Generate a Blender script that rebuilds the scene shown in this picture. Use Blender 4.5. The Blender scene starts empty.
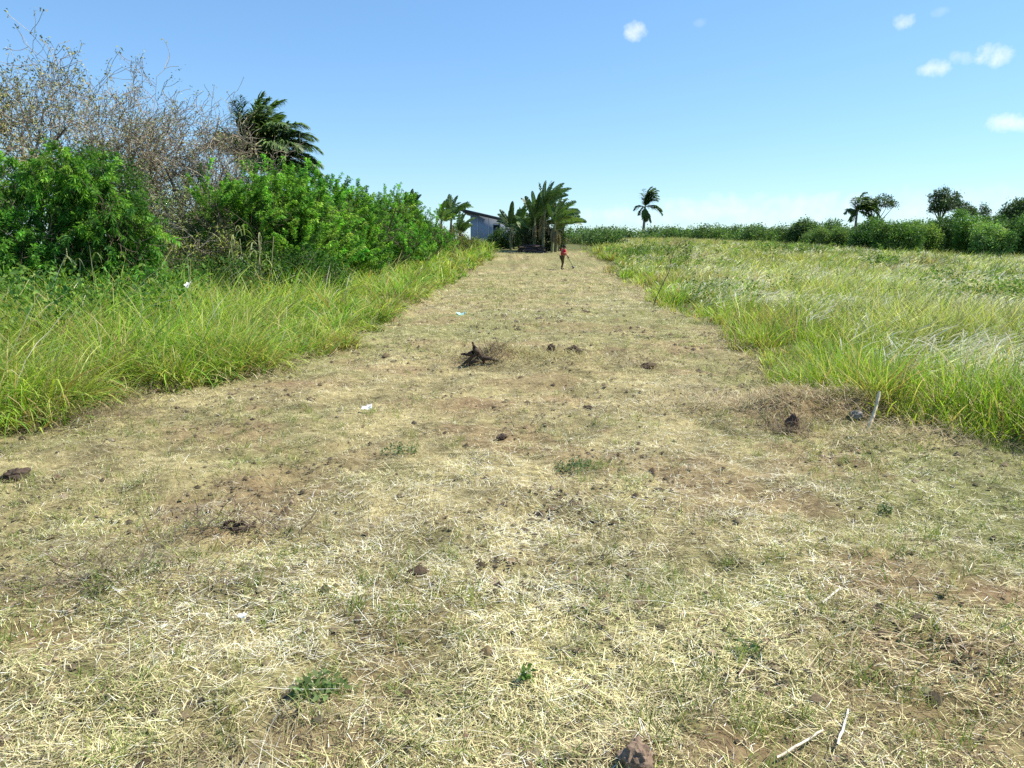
import bpy, bmesh, math, random
import numpy as np
from mathutils import Vector, Matrix

# ------------------------------------------------------------------ camera, sky, sun
sc = bpy.context.scene
C = sc.collection
PITCH = math.atan(137/740.0)
CAMZ = 1.6
cam_d = bpy.data.cameras.new('camera'); cam = bpy.data.objects.new('camera', cam_d); C.objects.link(cam)
cam.location = (0, 0, CAMZ); cam.rotation_euler = (math.pi/2-PITCH, 0, 0)
cam_d.sensor_width = 36; cam_d.lens = 740/1024*36; cam_d.clip_start = .05; cam_d.clip_end = 5000
sc.camera = cam

SUN_AZ = math.radians(78)      # to the right of the view direction (+Y)
SUN_EL = math.radians(50)
sunv = Vector((math.sin(SUN_AZ)*math.cos(SUN_EL), math.cos(SUN_AZ)*math.cos(SUN_EL), math.sin(SUN_EL)))
sl = bpy.data.lights.new('sun', 'SUN'); sl.energy = 5.0; sl.angle = math.radians(.5); sl.color = (1, .94, .83)
so = bpy.data.objects.new('sun', sl); C.objects.link(so); so.location = (20, 10, 40)
so.rotation_euler = (-sunv).to_track_quat('-Z', 'Y').to_euler()

W = bpy.data.worlds.new("World"); sc.world = W; W.use_nodes = True
nt = W.node_tree; nt.nodes.clear()
def wn(t, **k):
    n = nt.nodes.new(t)
    for a, b in k.items(): setattr(n, a, b)
    return n
sky = wn('ShaderNodeTexSky', sky_type='NISHITA', sun_disc=False, sun_elevation=SUN_EL, sun_rotation=SUN_AZ,
         altitude=0, air_density=1.0, dust_density=.15, ozone_density=3.5)
bg = wn('ShaderNodeBackground'); out = wn('ShaderNodeOutputWorld'); bg.inputs[1].default_value = .10
def dirpx(px, py):
    v = Vector(((px-512)/740, 1, -(py-384)/740))
    c, s = math.cos(PITCH), math.sin(PITCH)
    return Vector((v.x, v.y*c+v.z*s, -v.y*s+v.z*c)).normalized()
tc = wn('ShaderNodeTexCoord')
def noise(scale, detail, rough=.6):
    n = wn('ShaderNodeTexNoise'); n.inputs['Scale'].default_value = scale; n.inputs['Detail'].default_value = detail
    n.inputs['Roughness'].default_value = rough
    nt.links.new(tc.outputs['Generated'], n.inputs['Vector']); return n
def wmath(op, a, b=None, clamp=False):
    n = wn('ShaderNodeMath', operation=op); n.use_clamp = clamp
    for i, v in enumerate((a, b)):
        if v is None: continue
        if hasattr(v, 'links'): nt.links.new(v, n.inputs[i])
        else: n.inputs[i].default_value = v
    return n.outputs[0]
nz = noise(46, 6)
nz2 = noise(9, 4)
acc = None
# small fair-weather puffs, placed by direction in the sky dome: centre, half width, half height, strength
for (px, py, a, b, st) in ((636, 31, 15, 12, .85), (699, 23, 9, 6, .22), (903, 21, 14, 9, .75), (940, 12, 9, 5, .2), (936, 68, 19, 10, .75),
                           (963, 58, 14, 8, .45), (992, 54, 20, 12, .9), (1014, 122, 26, 11, .8),
                           (770, 209, 150, 15, .5), (630, 216, 90, 11, .42), (960, 205, 120, 18, .25)):
    d = dirpx(px, py); r = d.cross(Vector((0, 0, 1))).normalized(); u = r.cross(d)
    def dot(v):
        n = wn('ShaderNodeVectorMath', operation='DOT_PRODUCT'); nt.links.new(tc.outputs['Generated'], n.inputs[0])
        n.inputs[1].default_value = v; return n.outputs['Value']
    uu = wmath('MULTIPLY', dot(r), 740/(a*(.8 if b < 14 else 1))); vv = wmath('MULTIPLY', dot(u), 740/(b*(.8 if b < 14 else 1)))
    r2 = wmath('ADD', wmath('MULTIPLY', uu, uu), wmath('MULTIPLY', vv, vv))
    e = wmath('SUBTRACT', .95, r2)                                   # 1 at centre
    e = wmath('ADD', e, wmath('MULTIPLY', wmath('SUBTRACT', nz.outputs['Fac'], .5), 3.4))
    e = wmath('MULTIPLY', e, .6, clamp=True)
    front = wmath('GREATER_THAN', dot(d), .3)
    e = wmath('MULTIPLY', wmath('MULTIPLY', e, st), front)
    acc = e if acc is None else wmath('MAXIMUM', acc, e)
mx = wn('ShaderNodeMix', data_type='RGBA')
nt.links.new(acc, mx.inputs['Factor']); 
hs = wn('ShaderNodeHueSaturation'); hs.inputs['Saturation'].default_value = 1.12; hs.inputs['Value'].default_value = 1.0
nt.links.new(sky.outputs[0], hs.inputs['Color'])
tn = wn('ShaderNodeVectorMath', operation='MULTIPLY'); tn.inputs[1].default_value = (.131, .137, .152)
nt.links.new(hs.outputs[0], tn.inputs[0]); gm = wn('ShaderNodeGamma'); gm.inputs[1].default_value = .72; nt.links.new(tn.outputs[0], gm.inputs[0])
tn2 = wn('ShaderNodeVectorMath', operation='MULTIPLY'); tn2.inputs[1].default_value = (5.25, 6.4, 7.0); nt.links.new(gm.outputs[0], tn2.inputs[0]); nt.links.new(tn2.outputs[0], mx.inputs['A'])
mx.inputs['B'].default_value = (7.0, 7.3, 8.0, 1)
nt.links.new(mx.outputs['Result'], bg.inputs[0]); nt.links.new(bg.outputs[0], out.inputs[0])
sc.view_settings.view_transform = 'Standard'; sc.view_settings.look = 'None'
sc.view_settings.exposure = .75; sc.view_settings.gamma = 1
sc.cycles.use_denoising = False
sc.cycles.max_bounces = 6; sc.cycles.diffuse_bounces = 3; sc.cycles.transmission_bounces = 3; sc.cycles.glossy_bounces = 2
sc.cycles.transparent_max_bounces = 4; sc.cycles.use_adaptive_sampling = True
sc.render.film_transparent = False

# ------------------------------------------------------------------ numpy helpers
RG = np.random.default_rng(7)
_lat = np.random.default_rng(1).random((64, 256, 256)).astype(np.float32)
def vn(x, y, seed=0):
    L = _lat[seed % 64]; x = np.asarray(x, float)+seed*17.3; y = np.asarray(y, float)+seed*5.1
    xi = np.floor(x).astype(int); yi = np.floor(y).astype(int); fx = x-xi; fy = y-yi
    fx = fx*fx*(3-2*fx); fy = fy*fy*(3-2*fy)
    a = L[xi & 255, yi & 255]; b = L[(xi+1) & 255, yi & 255]; c = L[xi & 255, (yi+1) & 255]; d = L[(xi+1) & 255, (yi+1) & 255]
    return (a*(1-fx)+b*fx)*(1-fy)+(c*(1-fx)+d*fx)*fy
def fbm(x, y, s, seed=0, o=4):
    v = 0; a = .5; t = 0
    for k in range(o):
        v = v+a*vn(np.asarray(x)/s, np.asarray(y)/s, seed+k*3); t += a; a *= .55; s /= 2.05
    return v/t
def smooth(a, b, x):
    t = np.clip((np.asarray(x, float)-a)/(b-a), 0, 1); return t*t*(3-2*t)
BUMPS = []          # (x, y, rx, ry, h) small heaps on the cut ground
_ry = np.arange(0, 2001, 1.0)
_rz = np.interp(_ry, [0, 28, 38, 45, 53, 62, 72, 85, 100, 130, 2000], [0, 0, .08, .26, .72, 1.3, 1.72, 2.3, 2.55, 2.7, 2.8])
_k = np.ones(9)/9; _rz[8:-8] = np.convolve(_rz, _k, 'same')[8:-8]
def H(x, y, fine=True):
    x = np.asarray(x, float); y = np.asarray(y, float)
    m = 1-.72*smooth(20, 48, x)*(1-smooth(110, 160, y)) - .35*smooth(-12, -35, x)
    z = np.interp(y, _ry, _rz)*m
    z = z+.10*(fbm(x, y, 7, 11, 3)-.5)*smooth(3, 10, y)
    if fine:
        near = 1-smooth(45, 70, np.hypot(x, y))
        z = z+near*(.11*(fbm(x, y, .7, 21, 3)-.5)+.05*(fbm(x, y, .14, 31, 3)-.5)+.07*(fbm(x, y, .28, 35, 2)-.5))
        for (bx, by, rx, ry, h) in BUMPS:
            q = np.exp(-(((x-bx)/rx)**2+((y-by)/ry)**2)*1.4)
            z = z+h*q*(.7+.6*fbm(x, y, .18, 41, 2))
    return z
def gpt(px, py):
    d = dirpx(px, py); t = 1.0
    while t < 900:
        p = d*t
        if CAMZ+p.z <= float(H(p.x, p.y, False)): break
        t *= 1.004
    return p.x, p.y
def at(px, py, Y):
    d = dirpx(px, py); k = Y/d.y; return Vector((d.x*k, Y, CAMZ+d.z*k))
def poly(pts):
    w = np.array([gpt(*p) for p in pts]); i = np.argsort(w[:, 1]); return w[i, 1], w[i, 0]
_ly, _lx = poly([(0, 432), (60, 425), (130, 400), (200, 385), (260, 372), (330, 350), (380, 325), (405, 305), (435, 290), (462, 275), (480, 264), (492, 256)])
_ry2, _rx = poly([(1024, 455), (900, 425), (830, 408), (765, 388), (762, 355), (705, 320), (655, 303), (650, 288), (622, 281), (612, 270), (604, 262), (588, 254)])
_ly = np.concatenate([[-20, 4.5], _ly, [200]]); _lx = np.concatenate([[-7, -5.4], _lx, [_lx[-1]]])
_ry2 = np.concatenate([[-20, 4.8], _ry2, [200]]); _rx = np.concatenate([[5.2, 4.6], _rx, [_rx[-1]]])
def XL(y): return np.interp(y, _ly, _lx)
def XR(y): return np.interp(y, _ry2, _rx)

# ------------------------------------------------------------------ mesh building
def tag(o, label=None, cat=None, group=None, kind=None):
    if label: o['label'] = label
    if cat: o['category'] = cat
    if group: o['group'] = group
    if kind: o['kind'] = kind
    return o
def thing(name, label, cat, loc=(0, 0, 0), rz=0, group=None):
    o = bpy.data.objects.new(name, None); o.empty_display_size = .2; C.objects.link(o)
    o.location = loc; o.rotation_euler = (0, 0, rz); return tag(o, label, cat, group)
def link(name, me, parent=None):
    o = bpy.data.objects.new(name, me); C.objects.link(o)
    if parent: o.parent = parent
    return o
def npmesh(name, V, F, mat, parent=None, col=None, smooth_=False):
    """V (N,3), F (M,4) quads or (M,3); col (N,3) real surface colour"""
    V = np.asarray(V, np.float32); F = np.asarray(F, np.int32)
    me = bpy.data.meshes.new(name); k = F.shape[1]
    me.vertices.add(len(V)); me.vertices.foreach_set('co', V.ravel())
    me.loops.add(F.size); me.loops.foreach_set('vertex_index', F.ravel())
    me.polygons.add(len(F)); me.polygons.foreach_set('loop_start', np.arange(0, F.size, k, dtype=np.int32))
    me.polygons.foreach_set('loop_total', np.full(len(F), k, np.int32))
    if smooth_: me.polygons.foreach_set('use_smooth', np.ones(len(F), bool))
    me.update(calc_edges=True)
    if col is not None:
        a = me.color_attributes.new('tint', 'FLOAT_COLOR', 'POINT')
        c4 = np.ones((len(V), 4), np.float32); c4[:, :3] = np.clip(col, 0, 1); a.data.foreach_set('color', c4.ravel())
    me.materials.append(mat)
    return link(name, me, parent)
class Acc:
    def __init__(s): s.V = []; s.F = []; s.C = []; s.n = 0
    def add(s, V, F, Cc):
        s.V.append(V); s.F.append(F+s.n); s.C.append(np.broadcast_to(Cc, V.shape)); s.n += len(V); return s
    def out(s, name, mat, parent=None, sm=False):
        return npmesh(name, np.concatenate(s.V), np.concatenate(s.F), mat, parent, np.concatenate(s.C), sm)
def unit(v): return v/np.maximum(np.linalg.norm(v, axis=-1, keepdims=True), 1e-9)
def blades(P, az, L, Wd, t0, t1, c0, c1, segs=3, prof=None, twist=None, curl=0, rng=RG):
    """strips that leave P leaning towards az; t0, t1 angle from vertical at foot and tip"""
    N = len(P); s = np.linspace(0, 1, segs+1)
    if prof is None: prof = 1-.92*s**1.8
    prof = np.asarray(prof, float)
    V = np.zeros((N, segs+1, 2, 3)); p = P.astype(float).copy()
    if twist is None: twist = rng.uniform(-1.2, 1.2, N)
    for k in range(segs+1):
        a = az+curl*s[k]
        wv = np.stack([-np.sin(a+twist), np.cos(a+twist), np.zeros(N)], 1)*(Wd*prof[k]*.5)[:, None]
        V[:, k, 0] = p-wv; V[:, k, 1] = p+wv
        t = t0+(t1-t0)*((k+.5)/segs)
        st = (L/segs)[:, None]
        p = p+st*np.stack([np.sin(t)*np.cos(a), np.sin(t)*np.sin(a), np.cos(t)], 1)
    idx = np.arange(N)[:, None]*(segs+1)*2+(np.arange(segs)*2)[None]
    F = np.stack([idx, idx+1, idx+3, idx+2], -1).reshape(-1, 4)
    if np.ndim(c0) == 3: Cc = c0[:, :, None, :]*np.ones((1, 1, 2, 1))
    else: Cc = (c0[:, None, :]*(1-s)[None, :, None]+c1[:, None, :]*s[None, :, None])[:, :, None, :]*np.ones((1, 1, 2, 1))
    return V.reshape(-1, 3), F, Cc.reshape(-1, 3)
def leaves(P, D, L, Wd, col, rng=RG, droop=.25, fold=True):
    N = len(P); D = unit(D); S = unit(np.cross(D, unit(rng.normal(size=(N, 3))+np.array([0, 0, .8]))))
    L = L[:, None]; Wd = Wd[:, None]; up = np.array([0, 0, 1.])
    m = P+D*L*.5-up*L*droop*.15
    V = np.stack([P, m+S*Wd*.5, P+D*L-up*L*droop, m-S*Wd*.5], 1)
    F = np.arange(N*4).reshape(-1, 4)
    return V.reshape(-1, 3), F, np.repeat(col, 4, 0)
def palette(n, cols, w=None, jit=.12, rng=RG):
    cols = np.array(cols, float); i = rng.choice(len(cols), n, p=w)
    c = cols[i]; return c*(1+rng.normal(0, jit, (n, 1)))*(1+rng.normal(0, jit*.3, (n, 3)))
def tubes(pts, rad, sides=5):
    """pts (B,n,3), rad (B,n) -> rings joined along every branch"""
    B, n, _ = pts.shape
    T = np.zeros_like(pts); T[:, 1:-1] = pts[:, 2:]-pts[:, :-2]; T[:, 0] = pts[:, 1]-pts[:, 0]; T[:, -1] = pts[:, -1]-pts[:, -2]
    T = unit(T); ref = np.where(np.abs(T[:, :1, 2:3]) > .8, np.array([1., 0, 0]), np.array([0, 0, 1.]))
    ref = np.broadcast_to(ref, T.shape)
    A = unit(np.cross(T, ref)); Bv = np.cross(T, A)
    an = np.arange(sides)*2*math.pi/sides
    R = pts[:, :, None]+rad[:, :, None, None]*(A[:, :, None]*np.cos(an)[:, None]+Bv[:, :, None]*np.sin(an)[:, None])
    idx = (np.arange(B)[:, None, None]*n+np.arange(n-1)[None, :, None])*sides
    j = np.arange(sides)[None, None]; j2 = (j+1) % sides
    F = np.stack([idx+j, idx+j2, idx+j2+sides, idx+j+sides], -1).reshape(-1, 4)
    return R.reshape(-1, 3), F
def grow(P, D, L, R, spec, rng, n=5, wander=.18, trop=(0, 0, .06)):
    """spec: (children, length ratio, angle lo, hi) per level; returns [(pts, rad)]"""
    P = np.atleast_2d(P).astype(float); D = unit(np.atleast_2d(D).astype(float)); L = np.atleast_1d(L).astype(float); R = np.atleast_1d(R).astype(float)
    lev = []; trop = np.array(trop)
    for li in range(len(spec)+1):
        B = len(P); pts = np.zeros((B, n, 3)); dd = np.zeros((B, n, 3)); pts[:, 0] = P; d = D.copy(); dd[:, 0] = d
        for k in range(1, n):
            d = unit(d+rng.normal(0, wander, (B, 3))+trop); pts[:, k] = pts[:, k-1]+d*(L/(n-1))[:, None]; dd[:, k] = d
        taper = np.linspace(1, .45, n); rad = R[:, None]*taper; lev.append((pts, rad))
        if li == len(spec): break
        nc, lr, a0, a1 = spec[li]
        t = rng.uniform(.38, 1, (B, nc)); t[:, 0] = 1; t = t*(n-1); i = np.minimum(t.astype(int), n-2); f = (t-i)[..., None]
        b = np.arange(B)[:, None]
        p = pts[b, i]*(1-f)+pts[b, i+1]*f; q = dd[b, i+1]; r = rad[b, i]
        pe = unit(np.cross(q, rng.normal(size=q.shape))); an = np.radians(rng.uniform(a0, a1, (B, nc)))[..., None]
        D = unit(q*np.cos(an)+pe*np.sin(an)).reshape(-1, 3); P = p.reshape(-1, 3)
        L = (L[:, None]*lr*rng.uniform(.65, 1.2, (B, nc))).ravel(); R = (r*(rng.uniform(.6, .78, (B, nc)) if li < 2 else rng.uniform(.42, .58, (B, nc)))).ravel()
    return lev
def foliage(lobes, nclump, per, L, Wd, cols, w, rng, cs=.12, droop=.25, outw=.7, shell=(.7, 1.06), jit=.12, up=.15):
    lb = np.array(lobes, float); ar = (lb[:, 3]*lb[:, 5]); k = rng.choice(len(lb), nclump, p=ar/ar.sum())
    d = unit(rng.normal(size=(nclump, 3))); rr = rng.uniform(shell[0], shell[1], (nclump, 1))**.6
    c = lb[k, :3]+d*lb[k, 3:6]*rr
    ins = np.zeros(nclump, bool)
    for q in lb:
        ins |= (((c-q[:3])/q[3:6])**2).sum(1) < .35
    ins &= rng.random(nclump) < .8; c = c[~ins]; d = d[~ins]; n = len(c)
    ccol = palette(n, cols, w, jit, rng)
    P = np.repeat(c, per, 0)+rng.normal(0, cs, (n*per, 3)); D = np.repeat(d, per, 0)*outw+rng.normal(0, .6, (n*per, 3))+np.array([0, 0, up])
    col = np.repeat(ccol, per, 0)*(1+rng.normal(0, .12, (n*per, 1)))
    return leaves(P, D, L*rng.uniform(.6, 1.25, n*per), Wd*rng.uniform(.7, 1.2, n*per), col, rng, droop)

# ------------------------------------------------------------------ materials
def mat(name, rough=.7, spec=.25, trans=0., color=None, bump=None, noisec=None):
    m = bpy.data.materials.new(name); m.use_nodes = True; t = m.node_tree; t.nodes.clear()
    o = t.nodes.new('ShaderNodeOutputMaterial'); p = t.nodes.new('ShaderNodeBsdfPrincipled')
    p.inputs['Roughness'].default_value = rough; p.inputs['Specular IOR Level'].default_value = spec
    if color is None:
        a = t.nodes.new('ShaderNodeAttribute'); a.attribute_name = 'tint'; cs = a.outputs['Color']
    else:
        a = t.nodes.new('ShaderNodeRGB'); a.outputs[0].default_value = (*color, 1); cs = a.outputs[0]
    if noisec:          # (scale, amount): real mottling of the surface
        tcn = t.nodes.new('ShaderNodeTexCoord'); n = t.nodes.new('ShaderNodeTexNoise'); n.inputs['Scale'].default_value = noisec[0]
        n.inputs['Detail'].default_value = 6; t.links.new(tcn.outputs['Object'], n.inputs['Vector'])
        mr = t.nodes.new('ShaderNodeMapRange'); mr.inputs[1].default_value = .3; mr.inputs[2].default_value = .7
        mr.inputs[3].default_value = 1-noisec[1]; mr.inputs[4].default_value = 1+noisec[1]; t.links.new(n.outputs['Fac'], mr.inputs[0])
        vm = t.nodes.new('ShaderNodeVectorMath'); vm.operation = 'SCALE'; t.links.new(cs, vm.inputs[0]); t.links.new(mr.outputs[0], vm.inputs['Scale'])
        cs = vm.outputs[0]
    t.links.new(cs, p.inputs['Base Color'])
    if bump:
        tcn = t.nodes.new('ShaderNodeTexCoord'); n = t.nodes.new('ShaderNodeTexNoise'); n.inputs['Scale'].default_value = bump[0]
        n.inputs['Detail'].default_value = 5; t.links.new(tcn.outputs['Object'], n.inputs['Vector'])
        b = t.nodes.new('ShaderNodeBump'); b.inputs['Distance'].default_value = bump[1]; b.inputs['Strength'].default_value = .9
        t.links.new(n.outputs['Fac'], b.inputs['Height']); t.links.new(b.outputs[0], p.inputs['Normal'])
    sh = p.outputs[0]
    if trans:
        tr = t.nodes.new('ShaderNodeBsdfTranslucent')
        g = t.nodes.new('ShaderNodeVectorMath'); g.operation = 'MULTIPLY'; g.inputs[1].default_value = (1.25, 1.35, .7)
        t.links.new(cs, g.inputs[0]); t.links.new(g.outputs[0], tr.inputs[0])
        mxx = t.nodes.new('ShaderNodeMixShader'); mxx.inputs[0].default_value = trans
        t.links.new(sh, mxx.inputs[1]); t.links.new(tr.outputs[0], mxx.inputs[2]); sh = mxx.outputs[0]
    t.links.new(sh, o.inputs[0]); return m
M_GRASS = mat('grass_blades', .55, .3, .38)
M_STRAW = mat('cut_straw', .75, .2, .18)
M_PLUME = mat('silky_plume', .8, .1, .45)
M_LEAF = mat('leaf', .6, .2, .34)
M_LEAFD = mat('leaf_glossy', .5, .3, .25)
M_BARK = mat('bark', .9, .1, 0, bump=(14, .03), noisec=(9, .35))
M_SOIL = mat('clod_soil', .95, .1, 0, bump=(30, .02), noisec=(22, .35))
M_WALL = mat('painted_wall', .8, .2, 0, color=(.27, .31, .40), noisec=(1.2, .14))
M_ROOF = mat('roof_sheet', .55, .3, 0, color=(.045, .04, .045), noisec=(2, .2))
M_GLASS = mat('dark_glass', .12, .6, 0, color=(.02, .022, .03))
M_FRAME = mat('window_frame_paint', .6, .3, 0, color=(.55, .56, .58))
M_DOOR = mat('door_wood', .7, .2, 0, color=(.06, .045, .05))
M_PAPER = mat('crumpled_paper', .7, .2, .2, color=(.82, .82, .8))
M_CYAN = mat('pale_plastic', .5, .3, .2, color=(.45, .68, .66))
M_STONE = mat('stone', .95, .1, 0, color=(.27, .25, .22), bump=(40, .01), noisec=(25, .3))
M_SKIN = mat('skin', .6, .3, 0, color=(.25, .13, .08))
M_SHIRT = mat('shirt_red', .85, .1, 0, color=(.58, .035, .06))
M_TROUS = mat('trousers_olive', .9, .1, 0, color=(.10, .075, .035))
M_HAIR = mat('hair_black', .6, .3, 0, color=(.012, .01, .01))
M_TOOL = mat('tool_metal', .4, .5, 0, color=(.03, .03, .03))
M_ORNG = mat('tool_housing', .45, .4, 0, color=(.25, .05, .02))

# heaps of raked soil and straw that the photo shows
for (px, py, wx, wy, h) in ((500, 362, .45, .45, .16), (560, 368, .5, .4, .10), (830, 415, .75, .35, .16), (775, 420, .4, .35, .10), (640, 765, .16, .12, .05),
                            (215, 540, .35, .15, .05), (700, 408, .5, .4, .06), (905, 440, .6, .3, .06), (120, 585, .4, .25, .05)):
    g = gpt(px, py); BUMPS.append((g[0], g[1], wx, wy, h))

# ------------------------------------------------------------------ ground
def soilmix(x, y):
    """0 = hay cover .. 1 = bare soil; heaps and rubbed patches"""
    s = smooth(.58, .70, fbm(x, y, 1.0, 5, 4))*.42
    s = s*(1-.6*smooth(8, 30, y))
    for (bx, by, rx, ry, h) in BUMPS[2:4]+BUMPS[4:6]:
        s = np.maximum(s, np.exp(-(((x-bx)/rx)**2+((y-by)/ry)**2)*1.2)*.6)
    for (px, py, r) in SOILP: s = np.maximum(s, np.exp(-(((x-px)/r)**2+((y-py)/(r*.8))**2))*.7)
    return s
SOILP = [(*gpt(px, py), r) for px, py, r in ((900, 590, .34), (990, 600, .3), (950, 650, .26), (740, 755, .24), (870, 640, .2), (1000, 690, .2), (960, 740, .2), (20, 600, .25), (480, 405, .5), (300, 385, .5),
                                                (560, 240+160, .3), (870, 565, .25), (40, 640, .2))]
def ground():
    xs = np.concatenate([-np.geomspace(12, 1500, 46)[::-1], np.linspace(-12, 12, 401)[1:-1], np.geomspace(12, 1500, 46)])
    ys = np.concatenate([-np.geomspace(2, 600, 16)[::-1], np.linspace(-2, 1.4, 18)[1:-1], 1.4+np.cumsum(np.geomspace(.035, .5, 240)), ])
    ys = np.concatenate([ys, np.geomspace(ys[-1]+.6, 1800, 80)])
    X, Y = np.meshgrid(xs, ys, indexing='xy'); Z = H(X, Y)
    nx, ny = len(xs), len(ys); V = np.stack([X, Y, Z], -1).reshape(-1, 3)
    i = (np.arange(ny-1)[:, None]*nx+np.arange(nx-1)[None]).ravel(); F = np.stack([i, i+1, i+1+nx, i+nx], 1)
    x, y = V[:, 0], V[:, 1]
    s = soilmix(x, y)[:, None]; g = smooth(.42, .7, fbm(x, y, 2.2, 8, 4))[:, None]
    hay = np.array([.275, .235, .12])*(.35+1.3*fbm(x, y, .3, 79, 3))[:, None]*(1-g*.6)+np.array([.17, .19, .07])*g*.6
    soil = np.array([.26, .165, .10])
    c = hay*(1-s)+soil*s
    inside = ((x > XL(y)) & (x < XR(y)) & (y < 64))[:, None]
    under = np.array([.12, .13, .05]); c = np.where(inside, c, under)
    m = bpy.data.materials.new('cut_field_ground'); m.use_nodes = True; t = m.node_tree; p = t.nodes['Principled BSDF']
    p.inputs['Roughness'].default_value = .95; p.inputs['Specular IOR Level'].default_value = .1
    a = t.nodes.new('ShaderNodeAttribute'); a.attribute_name = 'tint'; tcn = t.nodes.new('ShaderNodeTexCoord')
    n = t.nodes.new('ShaderNodeTexNoise'); n.inputs['Scale'].default_value = 9; n.inputs['Detail'].default_value = 12; n.inputs['Roughness'].default_value = .75
    mp = t.nodes.new('ShaderNodeMapping'); mp.inputs['Scale'].default_value = (1, 1, .2)
    t.links.new(tcn.outputs['Object'], mp.inputs[0]); t.links.new(mp.outputs[0], n.inputs['Vector'])
    cr = t.nodes.new('ShaderNodeValToRGB'); e = cr.color_ramp.elements
    e[0].position = .3; e[0].color = (.35, .33, .3, 1); e[1].position = .72; e[1].color = (1.6, 1.6, 1.55, 1)
    t.links.new(n.outputs['Fac'], cr.inputs[0])
    vm = t.nodes.new('ShaderNodeVectorMath'); vm.operation = 'MULTIPLY'; t.links.new(a.outputs['Color'], vm.inputs[0]); t.links.new(cr.outputs[0], vm.inputs[1])
    t.links.new(vm.outputs[0], p.inputs['Base Color'])
    b = t.nodes.new('ShaderNodeBump'); b.inputs['Distance'].default_value = .03; t.links.new(n.outputs['Fac'], b.inputs['Height']); t.links.new(b.outputs[0], p.inputs['Normal'])
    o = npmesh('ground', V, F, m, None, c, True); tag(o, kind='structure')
ground()

# ------------------------------------------------------------------ cut hay on the clearing
def logpolar(n, r0, r1, a0, a1, pw=0., rng=RG):
    u = rng.random(n)
    r = r0*(r1/r0)**u if pw == 0 else (r0**pw+(r1**pw-r0**pw)*u)**(1/pw)
    a = rng.uniform(a0, a1, n)
    if a0 == -46:                                   # thinner cover on both sides of the frame
        o = rng.random(n) < .2; a[o] = rng.uniform(46, 82, o.sum())*rng.choice([-1, 1], o.sum())
    a = np.radians(a); return r*np.sin(a), r*np.cos(a), r
def hay():
    cols = np.array([[.61, .54, .31], [.48, .41, .22], [.37, .39, .15], [.19, .14, .085], [.72, .69, .56], [.17, .22, .07]])
    def tone(x, y, s):
        g = fbm(x, y, 1.7, 71, 4); g2 = fbm(x, y, 2.6, 75, 4); n = len(x)
        ws = np.stack([.40+.15*smooth(9, 18, y), .22+0*g, .07+.5*smooth(.47, .70, g), .14+.5*smooth(.48, .68, fbm(x, y, .5, 77, 4))+.4*s, .10+.35*smooth(.5, .66, g2), .05+.35*smooth(.5, .72, g)], 1)
        ws /= ws.sum(1, keepdims=True); i = (RG.random((n, 1)) > np.cumsum(ws, 1)).sum(1).clip(0, 5)
        return cols[i]*(1+RG.normal(0, .24, (n, 1)))*(.58+1.05*fbm(x, y, .45, 79, 4))[:, None]
    def lay(n, pw, Lf, Wf, T0, T1, keep, zr, segs, prof, curl, name, label, nz=1.15):
        x, y, r = logpolar(n, 1.3, 66, -46, 46, pw)
        edge = .9*(fbm(x, y, .5, 3, 3)-.5)+.2; k = (x > XL(y)-edge) & (x < XR(y)+edge) & (y > .2); x, y, r = x[k], y[k], r[k]
        s = soilmix(x, y); k = (RG.random(len(x)) > s*.85) & keep(x, y); x, y, r, s = x[k], y[k], r[k], s[k]; n = len(x); far = np.clip(r/7, 1, 5)
        az = (fbm(x, y, 1.1, 61, 3)-.5)*18+RG.normal(0, nz, n); L = Lf(n)*(.8+.35*far); Wd = Wf(n)*far**.95
        z = H(x, y)+RG.random(n)**1.5*zr*np.clip(far, 1, 1.8)+.002; c = tone(x, y, s)
        V, F, Cc = blades(np.stack([x, y, z], 1), az, L, Wd, np.radians(RG.uniform(*T0, n)), np.radians(RG.uniform(*T1, n)), c, c*1.05, segs, prof, RG.uniform(-.5, .5, n), RG.normal(0, curl, n))
        o = npmesh(name, V, F, M_STRAW, None, Cc); tag(o, label, 'hay', kind='stuff')
    U = RG.uniform
    lay(740000, .3, lambda n: RG.gamma(2.2, .015, n)+.015, lambda n: U(.0015, .0036, n), (68, 100), (80, 115), lambda x, y: RG.random(len(x)) < .25+1.2*smooth(.3, .55, fbm(x, y, .22, 51, 3)), .016, 1, [1, .5], .0,
        'hay_litter', 'short chopped dry hay matted over the whole mown strip')
    lay(480000, .6, lambda n: U(.02, .065, n), lambda n: U(.0013, .0032, n), (15, 75), (60, 135), lambda x, y: RG.random(len(x)) < .12+1.3*smooth(.42, .58, fbm(x, y, .20, 53, 3)), .01, 2, [1, .9, .3], .8,
        'hay_stubble', 'dry stubble and curled hay standing in small clumps on the mown strip', 3.)
    lay(34000, .3, lambda n: RG.gamma(3, .028, n)+.03, lambda n: U(.0012, .0026, n), (62, 92), (82, 108), lambda x, y: RG.random(len(x)) < .3+.7*fbm(x, y, .6, 57, 3), .03, 3, [1, .9, .7, .3], .7,
        'loose_straw', 'long loose straws lying on top of the chopped hay')
hay()
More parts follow.
